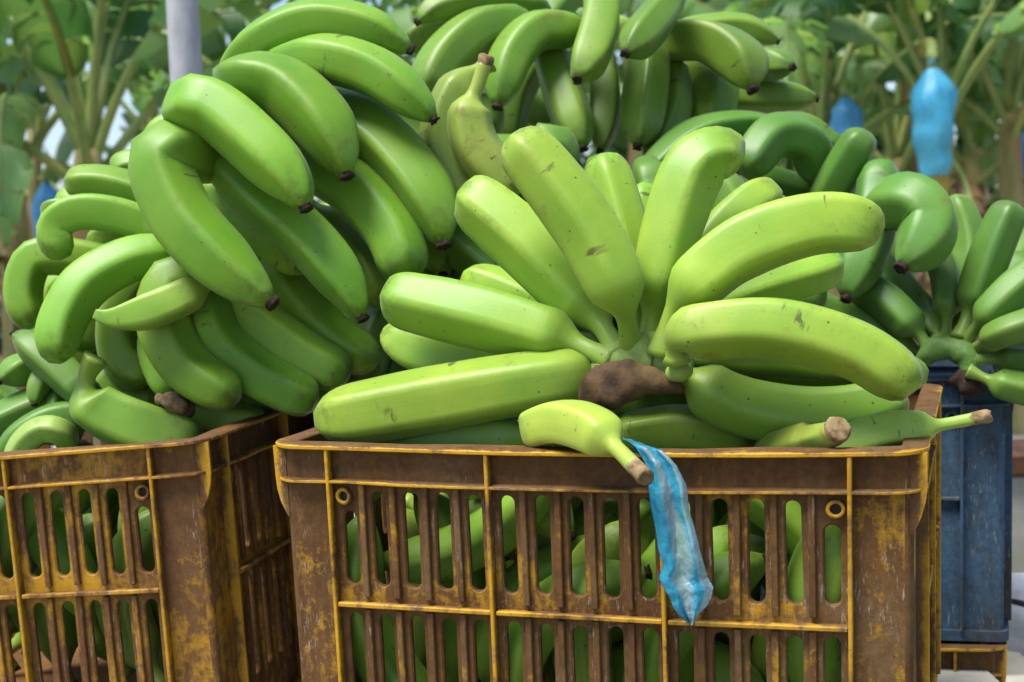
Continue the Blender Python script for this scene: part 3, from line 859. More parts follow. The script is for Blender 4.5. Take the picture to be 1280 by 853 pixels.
def banana_mesh(name, pts, rad, opt, seed, nring=34, nseg=30, sf=0.13, sides=None):
    """tapering five-sided fruit along pts (stalk first); returns verts, faces, per-vertex along/ridge/uv"""
    rs = random.Random(seed)
    c = spline(pts, nring * 3)
    L = np.concatenate([[0], np.cumsum(np.linalg.norm(np.diff(c, axis=0), axis=1))]); Lt = L[-1]
    ts = []
    # finer rings at the shoulder and the tip
    for k in range(nring):
        u_ = k / (nring - 1)
        ts.append(u_ - 0.09 * math.sin(2 * math.pi * u_) / (2 * math.pi) * 4.0 * 0.6 if True else u_)
    ts = np.clip(np.array(ts), 0, 1); ts[0] = 0; ts[-1] = 1
    ts = np.sort(ts)
    pos = np.stack([np.interp(ts * Lt, L, c[:, k]) for k in range(3)], axis=1)
    tan = np.gradient(pos, axis=0); tan /= np.linalg.norm(tan, axis=1)[:, None]
    ref = Vector((0.3, -0.7, 0.64)); t0 = Vector(tan[0])
    nrm = (ref - t0 * ref.dot(t0)).normalized()
    ns = sides or rs.choice((4, 5, 5, 5))
    bl = rs.uniform(0.72, 0.98)
    ph = rs.uniform(0, 6.28); tw = rs.uniform(-0.35, 0.35)
    fat = rs.uniform(0.5, 0.62); nar = 0.46 if 'N' in opt else 0
    flat = rs.uniform(0.94, 1.04)
    def prof(t):
        st = 0.30
        if 'w' in opt and t < 0.35: return 0.66 + 0.5 * max(0, t - 0.15)
        if t < sf:
            q = t / sf
            return st * ((1.05 if 'K' in opt else 1.5) - (0.05 if 'K' in opt else 0.5) * min(1, q * 1.8)) if q < 0.85 else st * (1 + (q - 0.85) * 1.3)
        q = (t - sf) / (1 - sf)
        sh = 0.09 if 's' in opt else 0.115 if 'S' in opt else 0.15
        if q < sh:
            x = q / sh
            return st * 1.19 + (0.90 - st * 1.19) * (1 - (1 - x) ** 2.1) * (0.35 + 0.65 * x)
        body = 0.90 + 0.10 * math.sin(math.pi * min(1, (q - sh) / (2 * (fat - sh)))) if q < fat else 1.0
        if q >= fat:
            x = (q - fat) / (1 - fat)
            if nar: return max(0.16, 1 - 0.72 * x ** 1.3)
            body = 1.0 - 0.13 * x ** 1.6
        if 'T' in opt and q > 0.71:
            x = (q - 0.71) / 0.29
            return body * (0.25 + 0.75 * max(0.0, 1 - x ** 2.3) ** 0.85)
        if q > 0.84:
            x = (q - 0.84) / 0.16
            e = math.sqrt(max(0.0, 1 - (x * 0.985) ** 2.6))
            body *= 0.27 + 0.73 * e
        return body
    verts = []; faces = []; along = []; ridge = []; uv = []
    prev = t0
    for k in range(nring):
        tg = Vector(tan[k])
        q = prev.rotation_difference(tg); nrm = (q @ nrm); nrm = (nrm - tg * nrm.dot(tg)).normalized(); prev = tg
        bi = tg.cross(nrm)
        r = rad * prof(ts[k])
        amt = bl * min(1, max(0.25, (ts[k] - sf) * 6))
        for j in range(nseg):
            a = 2 * math.pi * j / nseg
            a2 = (a + ph + tw * ts[k]) % (2 * math.pi / ns)
            poly = math.cos(math.pi / ns) / math.cos(a2 - math.pi / ns)
            poly = poly * (1.10 if ns == 5 else 1.17)
            rr = r * ((1 - amt) + amt * (poly - 0.22 * max(0.0, poly - 1.05)))
            wob = 1 + 0.018 * noise.noise(Vector((ts[k] * 5 + seed, math.cos(a) * 0.9, math.sin(a) * 0.9)))
            p = Vector(pos[k]) + (nrm * math.cos(a) * flat + bi * math.sin(a)) * rr * wob
            verts.append(p); along.append(ts[k])
            dr = abs(a2 - 0.0); dr = min(dr, 2 * math.pi / ns - dr)
            ridge.append(max(0.0, 1 - dr / 0.16) * min(1, max(0, (ts[k] - sf) * 5)))
            uv.append((j / nseg, ts[k]))
    for k in range(nring - 1):
        for j in range(nseg):
            j2 = (j + 1) % nseg
            faces.append((k * nseg + j, k * nseg + j2, (k + 1) * nseg + j2, (k + 1) * nseg + j))
    faces.append(tuple(range(nseg - 1, -1, -1)))
    faces.append(tuple((nring - 1) * nseg + j for j in range(nseg)))
    end = (Vector(pos[-1]), Vector(tan[-1]), rad * prof(1.0))
    beg = (Vector(pos[0]), Vector(-tan[0]), rad * prof(0.0))
    return verts, faces, along, ridge, uv, beg, end

def stub_mesh(name, at_, dir_, r, length, mat, seed, ragged=0.35, origin=Vector((0, 0, 0)), n=12, flare=1.15):
    """short ragged end piece: a dried blossom end or a cut stalk"""
    rs = random.Random(seed)
    d = dir_.normalized(); a = d.orthogonal().normalized(); b = d.cross(a)
    mb = MB(); vs_ = []
    prof = [(-0.25, 0.98), (0.0, 1.04), (0.45, flare * 0.95), (0.85, flare), (1.0, flare * 0.82), (0.86, flare * 0.45)]
    for (q, k) in prof:
        for j in range(n):
            an = 2 * math.pi * j / n
            jt = 1 + rs.uniform(-ragged, ragged) * (0.55 if q > 0.3 else 0.12)
            vs_.append(at_ + d * (length * (q + rs.uniform(-.12, .12) * (q > 0.5))) + (a * math.cos(an) + b * math.sin(an)) * r * k * jt - origin)
    c0 = len(vs_); vs_.append(at_ + d * length * 0.7 - origin)
    fs = []
    for i in range(len(prof) - 1):
        for j in range(n):
            j2 = (j + 1) % n
            fs.append((i * n + j, i * n + j2, (i + 1) * n + j2, (i + 1) * n + j))
    for j in range(n): fs.append(((len(prof) - 1) * n + j, (len(prof) - 1) * n + (j + 1) % n, c0))
    mb.add(vs_, fs)
    return mb.mesh(name, mat, True)

def tube_mesh(name, pts, radii, mat, seed=0, nring=24, nseg=18, lump=0.12, freq=30, origin=Vector((0, 0, 0)), flat=(1, 1), up=Vector((0, 0, 1))):
    c = spline(pts, nring)
    tt = np.linspace(0, 1, len(radii))
    rad = np.interp(np.linspace(0, 1, nring), tt, radii)
    tan = np.gradient(c, axis=0); tan /= np.linalg.norm(tan, axis=1)[:, None]
    mb = MB(); vs_ = []; fs = []
    for k in range(nring):
        t = Vector(tan[k]); n1 = (up - t * up.dot(t)).normalized(); n2 = t.cross(n1)
        for j in range(nseg):
            a = 2 * math.pi * j / nseg
            dv = n1 * math.cos(a) * flat[0] + n2 * math.sin(a) * flat[1]
            p = Vector(c[k]) + dv * rad[k]
            p += dv * rad[k] * lump * noise.noise(p * freq + Vector((seed, 0, 0)))
            vs_.append(p - origin)
    for k in range(nring - 1):
        for j in range(nseg):
            j2 = (j + 1) % nseg
            fs.append((k * nseg + j, k * nseg + j2, (k + 1) * nseg + j2, (k + 1) * nseg + j))
    fs.append(tuple(range(nseg))); fs.append(tuple((nring - 1) * nseg + j for j in range(nseg)))
    mb.add(vs_, fs)
    return mb.mesh(name, mat, True)

def add_banana(pts, rad, color, opt, seed, parent, name='banana', sf=0.13, origin=None, nring=34, nseg=30):
    verts, faces, along, ridge, uv, beg, end = banana_mesh(name, pts, rad, opt, seed, nring, nseg, sf)
    cen = sum(verts, Vector()) / len(verts)
    me = bpy.data.meshes.new('banana')
    me.from_pydata([tuple(v - cen) for v in verts], [], faces)
    for nm, vals in (('along', along), ('ridge', ridge)):
        at_ = me.attributes.new(nm, 'FLOAT', 'POINT'); at_.data.foreach_set('value', vals)
    ul = me.uv_layers.new(name='UVMap')
    Lr = (Vector(pts[0]) - Vector(pts[-1])).length
    buf = []
    for p in me.polygons:
        us = [uv[me.loops[li].vertex_index] for li in p.loop_indices]
        wrap = max(x[0] for x in us) - min(x[0] for x in us) > 0.5
        for (a, b) in us:
            if wrap and a < 0.5: a += 1.0
            buf += [a * 0.17, b * 0.2]
    ul.data.foreach_set('uv', buf)
    me.polygons.foreach_set('use_smooth', [True] * len(me.polygons))
    me.materials.append(M['banana'])
    me.update()
    o = link(name, me, parent, cen - (origin or Vector((0, 0, 0))))
    rs = random.Random(seed * 3 + 1)
    k = rs.uniform(0.82, 1.14); g = rs.uniform(0.90, 1.10)
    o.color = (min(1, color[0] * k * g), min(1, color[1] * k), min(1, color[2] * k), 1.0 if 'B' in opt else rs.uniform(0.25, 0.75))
    if 'T' in opt:
        link('tip', stub_mesh('tip', end[0], end[1], end[2] * 1.0, rad * 0.17, M['tip'], seed, 0.75, cen, 12, 1.0), o)
    if 'K' in opt:
        link('cut_stalk', stub_mesh('cut_stalk', beg[0], beg[1], beg[2] * 0.98, rad * (0.35 if 'w' in opt else 0.85 if 'O' in opt else 0.35), M['cut'], seed, 0.22, cen, 14, 0.98 if 'w' in opt else 1.1), o)
    return o

for hi, h in enumerate(HANDS):
    fs = [b for b in B if b['h'] == hi]
    if h['crown']:
        cpos = at(*h['crown'])
        root = empty(h['name'], cpos)
        tag(root, h['label'], h['cat'])
        for b in fs:
            pts = [tuple(p) for p in world_pts(b, 14)]
            sf = (0.19 if hi == 0 else 0.20) if 'S' in b['opt'] else 0.06 if 's' in b['opt'] else 0.10
            if 'c' in b['opt']:
                a0 = Vector(pts[0]); dv = cpos - a0
                if dv.length > 0.09: dv = dv.normalized() * 0.09
                pts = [tuple(a0 + dv), tuple(a0 + dv * 0.5)] + pts
                Lb = sum((Vector(x) - Vector(y)).length for x, y in zip(pts, pts[1:]))
                sf = min(0.3, 0.8 * dv.length / Lb)
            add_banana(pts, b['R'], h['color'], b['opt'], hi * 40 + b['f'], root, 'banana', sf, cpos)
        if h['vis'] == 'brown':
            link('crown', tube_mesh('crown', [tuple(at(*p)) for p in ((199, 499, 1.335), (210, 500, 1.33), (224, 506, 1.335), (238, 516, 1.36))], [0.005, 0.009, 0.009, 0.004], M['cut'], 3, 30, 18, lump=0.7, freq=120, origin=cpos), root)
        elif h['vis'] is True and hi == 0:
            cr = link('crown', tube_mesh('crown', [tuple(at(*p)) for p in ((746, 470, 1.165), (766, 457, 1.15), (795, 449, 1.145), (830, 451, 1.14), (852, 466, 1.115))], [0.011, 0.019, 0.023, 0.022, 0.010], M['crown'], 3, 60, 26, lump=0.16, freq=70, origin=cpos), root)
            link('dried_sheath', tube_mesh('dried_sheath', [tuple(at(*p)) for p in ((731, 500, 1.125), (748, 489, 1.115), (785, 478, 1.108), (825, 480, 1.105), (855, 487, 1.10))], [0.009, 0.0165, 0.0135, 0.0095, 0.003], M['sheath'], 8, 60, 30, lump=0.32, freq=70, origin=cpos, flat=(1.15, 0.75)), cr)
            link('knuckle', tube_mesh('knuckle', [tuple(at(*p)) for p in ((838, 468, 1.10), (848, 465, 1.095), (860, 462, 1.10))], [0.006, 0.009, 0.006], M['crown'], 8, 10, 12, origin=cpos), cr)
        elif h['vis'] is True:
            link('crown', tube_mesh('crown', [tuple(at(*p)) for p in ((1152, 452, 1.495), (1166, 440, 1.485), (1190, 434, 1.475), (1208, 446, 1.465), (1212, 466, 1.46))], [0.008, 0.012, 0.014, 0.013, 0.008], M['crown_dark'], 3, 30, 18, lump=0.25, freq=70, origin=cpos), root)
            link('cut_scar', tube_mesh('cut_scar', [tuple(at(*p)) for p in ((1196, 470, 1.47), (1212, 482, 1.46), (1226, 492, 1.46))], [0.010, 0.014, 0.006], M['tip'], 4, 12, 14, lump=0.5, freq=90, origin=cpos), root)
        else:
            link('crown', tube_mesh('crown', [tuple(cpos + Vector((-.03, .01, 0))), tuple(cpos + Vector((0, 0, .005))), tuple(cpos + Vector((.03, .01, 0)))], [0.014, 0.02, 0.014], M['crown'], hi, origin=cpos), root)
    else:
        b = fs[0]
        pts = [tuple(p) for p in world_pts(b, 14)]
        o = add_banana(pts, b['R'], h['color'], b['opt'], hi * 40, None, 'banana', 0.24 if 'S' in b['opt'] else (0.06 if 'w' in b['opt'] else 0.10))
        tag(o, h['label'], h['cat'])

# ---- fruit packed inside the crates, seen through the slots
def pack(MW, spots, color, labels, seed, origin_s=(0.03, W_ - 0.03)):
    rs = random.Random(seed)
    fr = []
    for hi, (s, y, z, ang, nf, spread) in enumerate(spots):
        for k in range(nf):
            a = ang + (k - (nf - 1) / 2) * spread + rs.uniform(-.1, .1)
            ln = rs.uniform(0.16, 0.195); r = rs.uniform(0.0225, 0.0265)
            bend = rs.choice((-1, 1)) * rs.uniform(0.025, 0.045)
            d = np.array([math.cos(a), 0, math.sin(a)]); pr = np.array([-math.sin(a), 0, math.cos(a)])
            c0 = np.array([s + (k - (nf - 1) / 2) * 0.038 * abs(math.sin(ang)) + rs.uniform(-.006, .006), y + 0.022 * (k % 2) + rs.uniform(0, .01), z + (k - (nf - 1) / 2) * 0.038 * abs(math.cos(ang))])
            pts = [c0 + d * ln * (t - .5) + pr * bend * (1 - 4 * (t - .5) ** 2) + np.array([0, rs.uniform(-.006, .006), 0]) for t in (0, .25, .5, .75, 1)]
            fr.append([hi, np.array(pts), r])
            if k < nf - 1: fr.append([hi, np.array(pts) + np.array([0.017, 0.062, rs.uniform(-.02, .02)]), r])
    for it in range(70):
        S = [spline(f[1], 9) for f in fr]
        for i in range(len(fr)):
            for j in range(i + 1, len(fr)):
                dv = S[i][:, None] - S[j][None]
                dd = np.linalg.norm(dv, axis=2)
                k = np.unravel_index(np.argmin(dd), dd.shape)
                pen = (fr[i][2] + fr[j][2]) * 0.95 - dd[k]
                if pen > 0:
                    n_ = dv[k] / (dd[k] + 1e-6)
                    n_ = n_ + np.array([0, 0.3 if S[i][k[0], 1] > S[j][k[1], 1] else -0.3, 0])
                    fr[i][1] += n_ * pen * 0.2; fr[j][1] -= n_ * pen * 0.2
        for f in fr:
            p = f[1]; r = f[2]
            lo = p.min(0) - r; hi_ = p.max(0) + r
            mn = np.array([0.024, 0.017, -CR_H + 0.012]); mx = np.array([W_ - 0.024, D_ - 0.02, -0.004])
            f[1] = p + np.maximum(0, mn - lo) - np.maximum(0, hi_ - mx)
    for hi, lb in enumerate(labels):
        mine = [f for f in fr if f[0] == hi]
        cen = MW @ Vector(np.mean([f[1].mean(0) for f in mine], axis=0) + np.array([0, 0.05, 0]))
        root = empty('banana_hand', cen); tag(root, lb, 'banana hand')
        for k, f in enumerate(mine):
            pts = [tuple(MW @ Vector(q)) for q in f[1]]
            add_banana(pts, f[2], color, 'T' if k % 2 == 0 else 'K', seed * 100 + hi * 10 + k, root, 'banana', 0.12, cen, 24, 20)
H90 = math.pi / 2
pack(MW_F, [(0.09, 0.045, -0.085, 0.15, 3, 0.25), (0.20, 0.05, -0.08, 2.6, 3, 0.3), (0.31, 0.05, -0.085, H90 - .6, 3, 0.3), (0.43, 0.05, -0.09, H90 + .35, 3, 0.3),
            (0.10, 0.045, -0.20, H90 + .15, 3, 0.25), (0.22, 0.05, -0.20, H90 - .35, 3, 0.3), (0.33, 0.05, -0.20, 0.5, 3, 0.35), (0.43, 0.05, -0.20, H90 - .2, 4, 0.25)],
     (0.19, 0.345, 0.032),
     ['bananas behind the upper left slots of the brown crate, a dry stalk showing', 'bananas behind the upper slots left of centre in the brown crate',
      'bananas behind the upper slots beside the blue film in the brown crate', 'bananas behind the upper right slots of the brown crate',
      'bananas behind the lower left slots of the brown crate', 'bananas behind the lower slots left of centre in the brown crate',
      'bananas behind the lower slots below the blue film in the brown crate', 'bananas behind the lower right slots of the brown crate'], 21)
pack(MW_L, [(0.27, 0.045, -0.09, H90 + .3, 3, 0.3), (0.40, 0.045, -0.09, H90 - .2, 4, 0.3), (0.28, 0.05, -0.20, H90 - .2, 3, 0.3), (0.41, 0.05, -0.20, H90 + .2, 4, 0.3)],
     (0.14, 0.28, 0.03),
     ['bananas behind the upper slots of the left crate at the photo edge', 'bananas behind the upper slots of the left crate beside its corner post',
      'bananas behind the lower slots of the left crate at the photo edge', 'bananas behind the lower slots of the left crate beside its corner post'], 33)
pack(MW_U, [(0.42, 0.06, -0.05, 0.2, 3, 0.3)], (0.14, 0.28, 0.03), ['bananas in the crate under the blue crate, at the lower right'], 41)

# ------------------------------------------------------------------ blue film hanging over the front rim
def film():
    rows = [  # px, py of left and right edge, depth
        (770, 545, 800, 553, 1.085), (784, 551, 812, 557, 1.055), (795, 558, 826, 562, 1.030), (808, 580, 846, 582, 1.024), (812, 610, 858, 607, 1.022),
        (816, 645, 862, 640, 1.022), (822, 680, 872, 675, 1.020), (828, 706, 880, 705, 1.018), (824, 722, 886, 722, 1.018), (830, 740, 890, 735, 1.016),
        (840, 758, 884, 757, 1.016), (853, 770, 872, 770, 1.018), (858, 778, 866, 780, 1.02)]
    rr = spline(rows, 46) if False else None
    A = np.array(rows, float)
    NR = 120
    t = np.linspace(0, 1, len(A)); tt = np.linspace(0, 1, NR)
    A = np.stack([np.interp(tt, t, A[:, k]) for k in range(5)], axis=1)
    mb = MB(); N = 72; vs_ = []; ww = []; fs = []
    for ii in range(NR):
        i = ii * 51 / (NR - 1)
        jl = 5 * noise.noise(Vector((i * 0.14, 0, 1))); jr = 5 * noise.noise(Vector((i * 0.14, 9, 1)))
        l = at(A[ii, 0] + jl, A[ii, 1], A[ii, 4]); r = at(A[ii, 2] + jr, A[ii, 3], A[ii, 4])
        wv = (r - l); th = 0.0035 if 2 < i < 47 else 0.0015
        for j in range(N):
            f = j / N
            if f < 0.5: s = f * 2; dpt = -th
            else: s = 2 - f * 2; dpt = th
            edge = min(s, 1 - s)
            dpt *= min(1, edge * 6 + 0.1)
            fold = 0.0035 * math.sin(s * 11 + i * 0.09) * (1 if f < 0.5 else 0.6) + 0.003 * noise.noise(Vector((s * 3.5, i * 0.16, 2.0 if f < .5 else 9.0)))
            gather = 0.004 * math.sin(s * 26) * max(0, (i - 40) / 12)
            lay = 2.0 if f < .5 else 9.0
            crk = 0.0022 * (0.5 - abs(noise.noise(Vector((s * 7 + i * 0.12, i * 0.42, lay))))) + 0.0012 * (0.5 - abs(noise.noise(Vector((s * 16, i * 0.9 - s * 3, lay + 4)))))
            p = l + wv * s + FW * (dpt + fold + gather - crk) + UP * 0.001 * noise.noise(Vector((s * 4, i * 0.2, 7)))
            vs_.append(p)
            b0 = 0.20 + 0.25 * noise.noise(Vector((i * .07, 1, 1))) + i * 0.002; b1 = 0.55 + 0.3 * noise.noise(Vector((i * .06, 5, 1))) + i * 0.004
            band_ = min(1, max(0, (s - b0) * 9)) * min(1, max(0, (b1 - s) * 9))
            band2 = 0.8 if s > 0.8 and i > 8 else 0
            ww.append(max(band_, band2) if i > 7 else 0.1)
    for i in range(NR - 1):
        for j in range(N):
            j2 = (j + 1) % N
            fs.append((i * N + j, i * N + j2, (i + 1) * N + j2, (i + 1) * N + j))
    o0 = vs_[60 * N]
    mb.add([v - o0 for v in vs_], fs, ww)
    o = link('plastic_film', mb.mesh('plastic_film', M['film'], True), None, o0)
    tag(o, 'strip of wrinkled blue polythene hanging over the front rim of the brown crate', 'plastic film')
film()

# ------------------------------------------------------------------ shed post, wall, bag at the right
def post():
    b = at(231, 60, 2.7)
    root = empty('steel_post', (b.x, b.y, 0.0))
    tag(root, 'round grey galvanised steel post behind the left pile', 'post')
    mb = MB(); n = 28; r = 0.0305; vs_ = []; fs = []
    zs = [0.0, 0.6, 1.2, 1.6, 2.0, 2.6, 3.4]
    for z in zs:
        for k in range(n):
            a = 2 * math.pi * k / n; vs_.append((r * math.cos(a), r * math.sin(a), z))
    for i in range(len(zs) - 1):
        for k in range(n):
            fs.append((i * n + k, i * n + (k + 1) % n, (i + 1) * n + (k + 1) % n, (i + 1) * n + k))
    mb.add(vs_, fs); link('shaft', mb.mesh('shaft', M['steel'], True), root)
    mb = MB(); mb.box(-.09, .09, -.09, .09, 0.0, 0.012, c=0.002); link('base_plate', mb.mesh('base_plate', M['steel']), root)
post()
c0 = at(1240, 560, 2.3)
root = empty('low_wall', (c0.x, c0.y, 0)); tag(root, 'low stained concrete wall with a rusty rail behind the blue crate', 'wall')
mb = MB(); mb.box(0, 1.4, 0, 0.12, 0.0, at(1270, 594, 2.3).z, c=0.006); link('wall_panel', mb.mesh('wall_panel', M['concrete']), root)
mb = MB(); mb.box(-0.02, 1.42, -0.02, 0.14, at(1270, 593, 2.3).z, at(1270, 566, 2.3).z, c=0.004); link('top_rail', mb.mesh('top_rail', M['rust']), root)
def white_bag():
    c = at(1300, 768, 1.95)
    mb = MB(); vs_ = []; fs = []; nu, nv = 28, 18
    for j in range(nv + 1):
        ph = math.pi * j / nv
        for i in range(nu):
            th = 2 * math.pi * i / nu
            d = Vector((math.sin(ph) * math.cos(th), math.sin(ph) * math.sin(th), math.cos(ph)))
            k = 1 + 0.32 * noise.noise(d * 2.6) + 0.14 * noise.noise(d * 7 + Vector((3, 3, 3)))
            vs_.append((d.x * 0.10 * k, d.y * 0.07 * k, d.z * 0.05 * k))
    for j in range(nv):
        for i in range(nu):
            fs.append((j * nu + i, j * nu + (i + 1) % nu, (j + 1) * nu + (i + 1) % nu, (j + 1) * nu + i))
    mb.add(vs_, fs, 0.4)
    o = link('plastic_bag', mb.mesh('plastic_bag', M['white_film'], True), None, c)
    tag(o, 'crumpled white plastic bag at the right edge beside the blue crate', 'plastic bag')
    link('tie', tube_mesh('tie', [tuple(at(*p) - c) for p in ((1252, 748, 1.86), (1266, 752, 1.85), (1300, 758, 1.85), (1340, 750, 1.86))], [0.0035, 0.004, 0.004, 0.003], M['strap'], 2, 14, 8), o)
white_bag()

# ------------------------------------------------------------------ banana plants behind
def leaf_mesh(name, ln, width, el0, droop, seed, mat, tear=0.5, cols=None):
    """midrib arching outward along +X, torn blade on both sides; returns blade mesh and midrib mesh"""
    rs = random.Random(seed)
    n = 40; p = Vector((0, 0, 0)); el = el0; mid = []; ds = ln / n
    side = rs.uniform(-.25, .25); az = 0
    for k in range(n + 1):
        mid.append(p.copy())
        d = Vector((math.cos(el) * math.cos(az), math.cos(el) * math.sin(az), math.sin(el)))
        p = p + d * ds
        el -= droop / n * (0.4 + 1.6 * k / n); az += side / n
    mb = MB()
    pet = 0.27
    for sd in (-1, 1):
        k = int(n * pet)
        fold0 = rs.uniform(0.15, 0.5)
        while k < n:
            seg = rs.choice((1, 1, 2, 3, 4)); seg = min(seg, n - k)
            dr = fold0 - rs.uniform(0, 1.6) * tear * (k / n + .2)
            shade = rs.uniform(0, 0.35) if rs.random() < 0.85 else rs.uniform(0.4, 0.9)
            vs_ = []; ww = []
            for m in range(seg + 1):
                q = (k + m) / n; tq = (q - pet) / (1 - pet)
                wd = width * (max(0.0, math.sin(math.pi * min(1, max(0, tq) ** 0.72))) ** 0.55) if tq < 1 else 0.0
                if tq > 0.9: wd = width * 0.55 * max(0.05, (1 - tq) / 0.1 + 0.1)
                c_ = mid[k + m]; t_ = (mid[min(n, k + m + 1)] - mid[max(0, k + m - 1)]).normalized()
                lat = Vector((0, sd, 0)); lat = (lat - t_ * lat.dot(t_)).normalized()
                up = t_.cross(lat) * (1 if sd < 0 else -1)
                if up.z < 0 and abs(t_.z) < .9: up = -up
                shr = rs.uniform(0.1, 0.5) * ds * (1 if m == 0 else -1 if m == seg else 0)
                for r_ in range(4):
                    f = r_ / 3
                    an = dr - 0.7 * f * f * (0.4 + tear)
                    vs_.append(c_ + (lat * math.cos(an) + up * math.sin(an)) * wd * f + t_ * (wd * 0.28 * f + shr * f)); ww.append(shade)
            fs = []
            for m in range(seg):
                for r_ in range(3):
                    a = m * 4 + r_
                    fs.append((a, a + 1, a + 5, a + 4))
            mb.add(vs_, fs, ww)
            k += seg
    blade = mb.mesh(name, mat, True, None, False)
    rib = tube_mesh('midrib', [tuple(m) for m in mid[::3]] + [tuple(mid[-1])], [0.028, 0.022, 0.014, 0.008, 0.004], M['midrib'], seed, 18, 7, lump=0.0)
    return blade, rib

def copy_tree(o, parent=None):
    c = o.copy(); COL.objects.link(c); c.parent = parent
    for ch in list(o.children): copy_tree(ch, c)
    return c

def make_plant(seed, stem_h, nleaf, mat, lmin, lmax):
    rs = random.Random(seed)
    root = empty('banana_plant')
    pts = [(0, 0, 0), (rs.uniform(-.04, .04), rs.uniform(-.04, .04), stem_h * 0.5), (rs.uniform(-.08, .08), rs.uniform(-.08, .08), stem_h)]
    link('pseudostem', tube_mesh('pseudostem', pts, [0.13, 0.11, 0.095, 0.08, 0.06], M['stem'], seed, 20, 16, lump=0.22, freq=7), root)
    top = Vector(pts[-1])
    for k in range(nleaf):
        az = 2.4 * k + rs.uniform(-.3, .3)
        f = k / max(1, nleaf - 1)
        b, r = leaf_mesh('leaf', rs.uniform(lmin, lmax), rs.uniform(0.20, 0.28), R(84 - 36 * f + rs.uniform(-6, 6)), R(48 + 66 * f + rs.uniform(-15, 20)), seed * 50 + k, mat if rs.random() < 0.55 else M['leaf_pale'], 0.35 + 0.5 * f)
        lf = link('leaf', b, root, top + Vector((0, 0, -0.22 * f)))
        lf.rotation_euler = (0, 0, az)
        link('midrib', r, lf)
    for k in range(3):
        b, r = leaf_mesh('dry_leaf', rs.uniform(0.9, 1.3), 0.13, R(-20), R(75), seed * 50 + 30 + k, M['leaf_dry'], 1.0)
        lf = link('dry_leaf', b, root, top + Vector((0, 0, -0.3 - .12 * k)))
        lf.rotation_euler = (0, 0, rs.uniform(0, 6.28)); link('midrib', r, lf)
    return root

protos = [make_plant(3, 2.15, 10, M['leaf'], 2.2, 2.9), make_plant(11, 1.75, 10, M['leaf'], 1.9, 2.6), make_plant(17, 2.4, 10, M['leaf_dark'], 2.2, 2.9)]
used = [False] * 3
PLANTS = [  # px of the stem, distance, prototype, turn, scale, label
    (98, 6.4, 1, 0.4, 0.97, 'banana plant left of the steel post, its pale crown at the height of the pile'),
    (20, 7.4, 1, 2.2, 1.0, 'banana plant with a brown trunk at the left edge'),
    (-150, 6.4, 0, 1.0, 1.0, 'tall banana plant leaning leaves in from outside the left edge'),
    (330, 9.0, 0, 2.9, 1.05, 'banana plant hidden behind the upper left bananas, leaves right of the post'),
    (560, 10.0, 2, 0.7, 1.0, 'dark banana plant behind the topmost hand'),
    (800, 9.5, 0, 5.1, 1.0, 'banana plant whose leaves show above the top bananas right of centre'),
    (1038, 8.2, 1, 3.7, 1.0, 'banana plant with pale stalks left of the darker blue bag'),
    (1112, 9.6, 1, 0.9, 0.95, 'slim banana plant between the two blue bags'),
    (1172, 7.4, 0, 4.4, 0.86, 'banana plant carrying the large light blue bag'),
    (1262, 7.8, 0, 1.7, 0.84, 'banana plant with a bare tan trunk at the right edge'),
    (1225, 9.8, 1, 2.5, 1.0, 'banana plant with a brown trunk between the large bag and the right edge'),
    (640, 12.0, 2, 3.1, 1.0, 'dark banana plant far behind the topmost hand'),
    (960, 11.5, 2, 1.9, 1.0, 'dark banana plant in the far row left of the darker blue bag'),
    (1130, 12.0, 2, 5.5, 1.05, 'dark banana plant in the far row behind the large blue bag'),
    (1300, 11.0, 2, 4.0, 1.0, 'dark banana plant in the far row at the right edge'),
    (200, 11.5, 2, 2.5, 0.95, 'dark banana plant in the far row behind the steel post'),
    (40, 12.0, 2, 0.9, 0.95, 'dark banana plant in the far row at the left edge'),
    (1400, 8.0, 2, 0.2, 1.0, 'dark banana plant reaching in from outside the right edge'),
]
for px, y, k, rz, sc, lb in PLANTS:
    o = protos[k] if not used[k] else copy_tree(protos[k])
    used[k] = True
    o.location = (at(px, 240, y).x, y, 0.0)
    o.rotation_euler = (0, 0, rz); o.scale = (sc,) * 3
    tag(o, lb, 'banana plant', 'banana plants behind the crates')

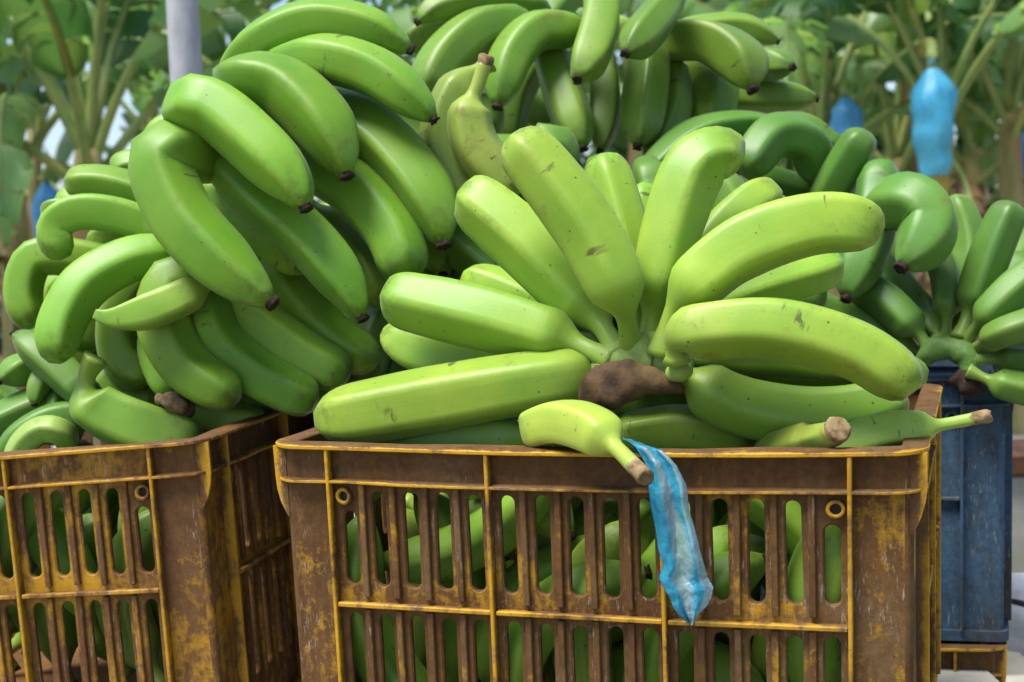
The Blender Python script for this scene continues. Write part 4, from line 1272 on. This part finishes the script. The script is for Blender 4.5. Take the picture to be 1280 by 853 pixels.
def fruit_bag(name, label, px0, y0, px1, y1, wpx, d, mat, seed, fruit=True):
    top = at(px0, y0, d); bot = at(px1, y1, d)
    hgt = top.z - bot.z; rad = wpx / 2 * d / FPX
    root = empty(name, bot); tag(root, label, 'fruit bag')
    mb = MB(); vs_ = []; fs = []; ww = []; n = 30; m = 26
    for j in range(m + 1):
        q = j / m
        r = rad * (np.interp(q, [0, .06, .3, .6, .74, .86, .93, 1.0], [0.66, 0.80, 0.95, 1.05, 1.0, 0.55, 0.22, 0.16]))
        for i in range(n):
            a = 2 * math.pi * i / n
            d_ = Vector((math.cos(a), math.sin(a), 0))
            k = 1 + 0.26 * noise.noise(Vector((math.cos(a) * 1.2, math.sin(a) * 1.2, q * 4.5 + seed))) + 0.05 * math.sin(a * 9 + q * 5) + 0.06 * noise.noise(Vector((math.cos(a) * 5, math.sin(a) * 5, q * 12 + seed)))
            vs_.append(d_ * r * k + Vector((0, 0, hgt * q))); ww.append(0.5 + 0.5 * noise.noise(Vector((math.cos(a) * 3, math.sin(a) * 3, q * 9 + seed))))
    for j in range(m):
        for i in range(n):
            fs.append((j * n + i, j * n + (i + 1) % n, (j + 1) * n + (i + 1) % n, (j + 1) * n + i))
    mb.add(vs_, fs, ww)
    link('bag', mb.mesh('bag', mat, True), root)
    link('stalk', tube_mesh('stalk', [(0, 0, hgt * 0.9), (0, 0, hgt * 1.02), (0.02, 0.1, hgt * 1.15), (0.02, 0.26, hgt * 1.12)], [0.025, 0.03, 0.035, 0.035], M['midrib'], seed, 12, 8), root)
    if fruit:
        link('bunch_end', tube_mesh('bunch_end', [(0.03, 0, -0.16), (0.03, 0, -0.08), (0.02, 0, 0.02), (0, 0, 0.2)], [0.03, 0.045, 0.05, 0.07], mat_noise('ripening_bunch', (0.42, 0.33, 0.05), (0.34, 0.22, 0.04), 20, 0.6), seed, 12, 12, lump=0.4, freq=20), root)
fruit_bag('fruit_bag', 'large light blue plastic fruit bag hanging from a banana plant at the right', 1163, 75, 1167, 220, 50, 7.0, M['bagblue'], 1)
fruit_bag('fruit_bag', 'darker blue plastic fruit bag peeking above the bananas right of centre', 1056, 117, 1058, 200, 36, 7.9, M['bagdark'], 5, False)
fruit_bag('fruit_bag', 'blue plastic fruit bag in shade behind the far left bananas', 62, 222, 64, 330, 38, 8.0, M['bagdark'], 8, False)
fruit_bag('fruit_bag', 'blue plastic fruit bag cut off by the right photo edge', 1292, 150, 1292, 250, 40, 8.2, M['bagdark'], 11, False)

def far_mass():
    rs = random.Random(77)
    mb = MB()
    for k in range(2600):
        y = rs.uniform(12, 20); x = rs.uniform(-1, 1) * (y * 0.62)
        z = rs.uniform(1.9, 5.2)
        if rs.random() < 0.4: y = rs.uniform(17, 20); z = rs.uniform(0, 2.6)
        if z > 1.25 + (0.04 if x < 0 else 0.11) * y * rs.uniform(0.6, 1.6) and rs.random() < (0.9 if x < 0 else 0.72): continue
        ln = rs.uniform(0.8, 1.9); wd = rs.uniform(0.07, 0.2)
        el = rs.uniform(-.4, 1.3); az = rs.uniform(0, 6.28)
        d = Vector((math.cos(el) * math.cos(az), math.cos(el) * math.sin(az), math.sin(el)))
        lat = d.cross(Vector((rs.uniform(-.4, .4), rs.uniform(-.4, .4), 1))).normalized()
        vs_ = []; p = Vector((x, y, z))
        sh = rs.uniform(0, 0.5)
        for i in range(5):
            w = wd * math.sin(math.pi * (0.12 + 0.84 * i / 4)) ** .6
            vs_ += [p - lat * w - Vector((0, 0, w * .35)), p.copy(), p + lat * w - Vector((0, 0, w * .35))]
            d = (d + Vector((0, 0, -0.22))).normalized(); p = p + d * ln / 4
        fs = []
        for i in range(4):
            a = i * 3
            fs += [(a, a + 1, a + 4, a + 3), (a + 1, a + 2, a + 5, a + 4)]
        mb.add(vs_, fs, sh)
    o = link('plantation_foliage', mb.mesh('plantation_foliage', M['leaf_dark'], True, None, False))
    tag(o, 'deep mass of banana leaves filling the plantation behind', 'foliage', kind='stuff')
far_mass()
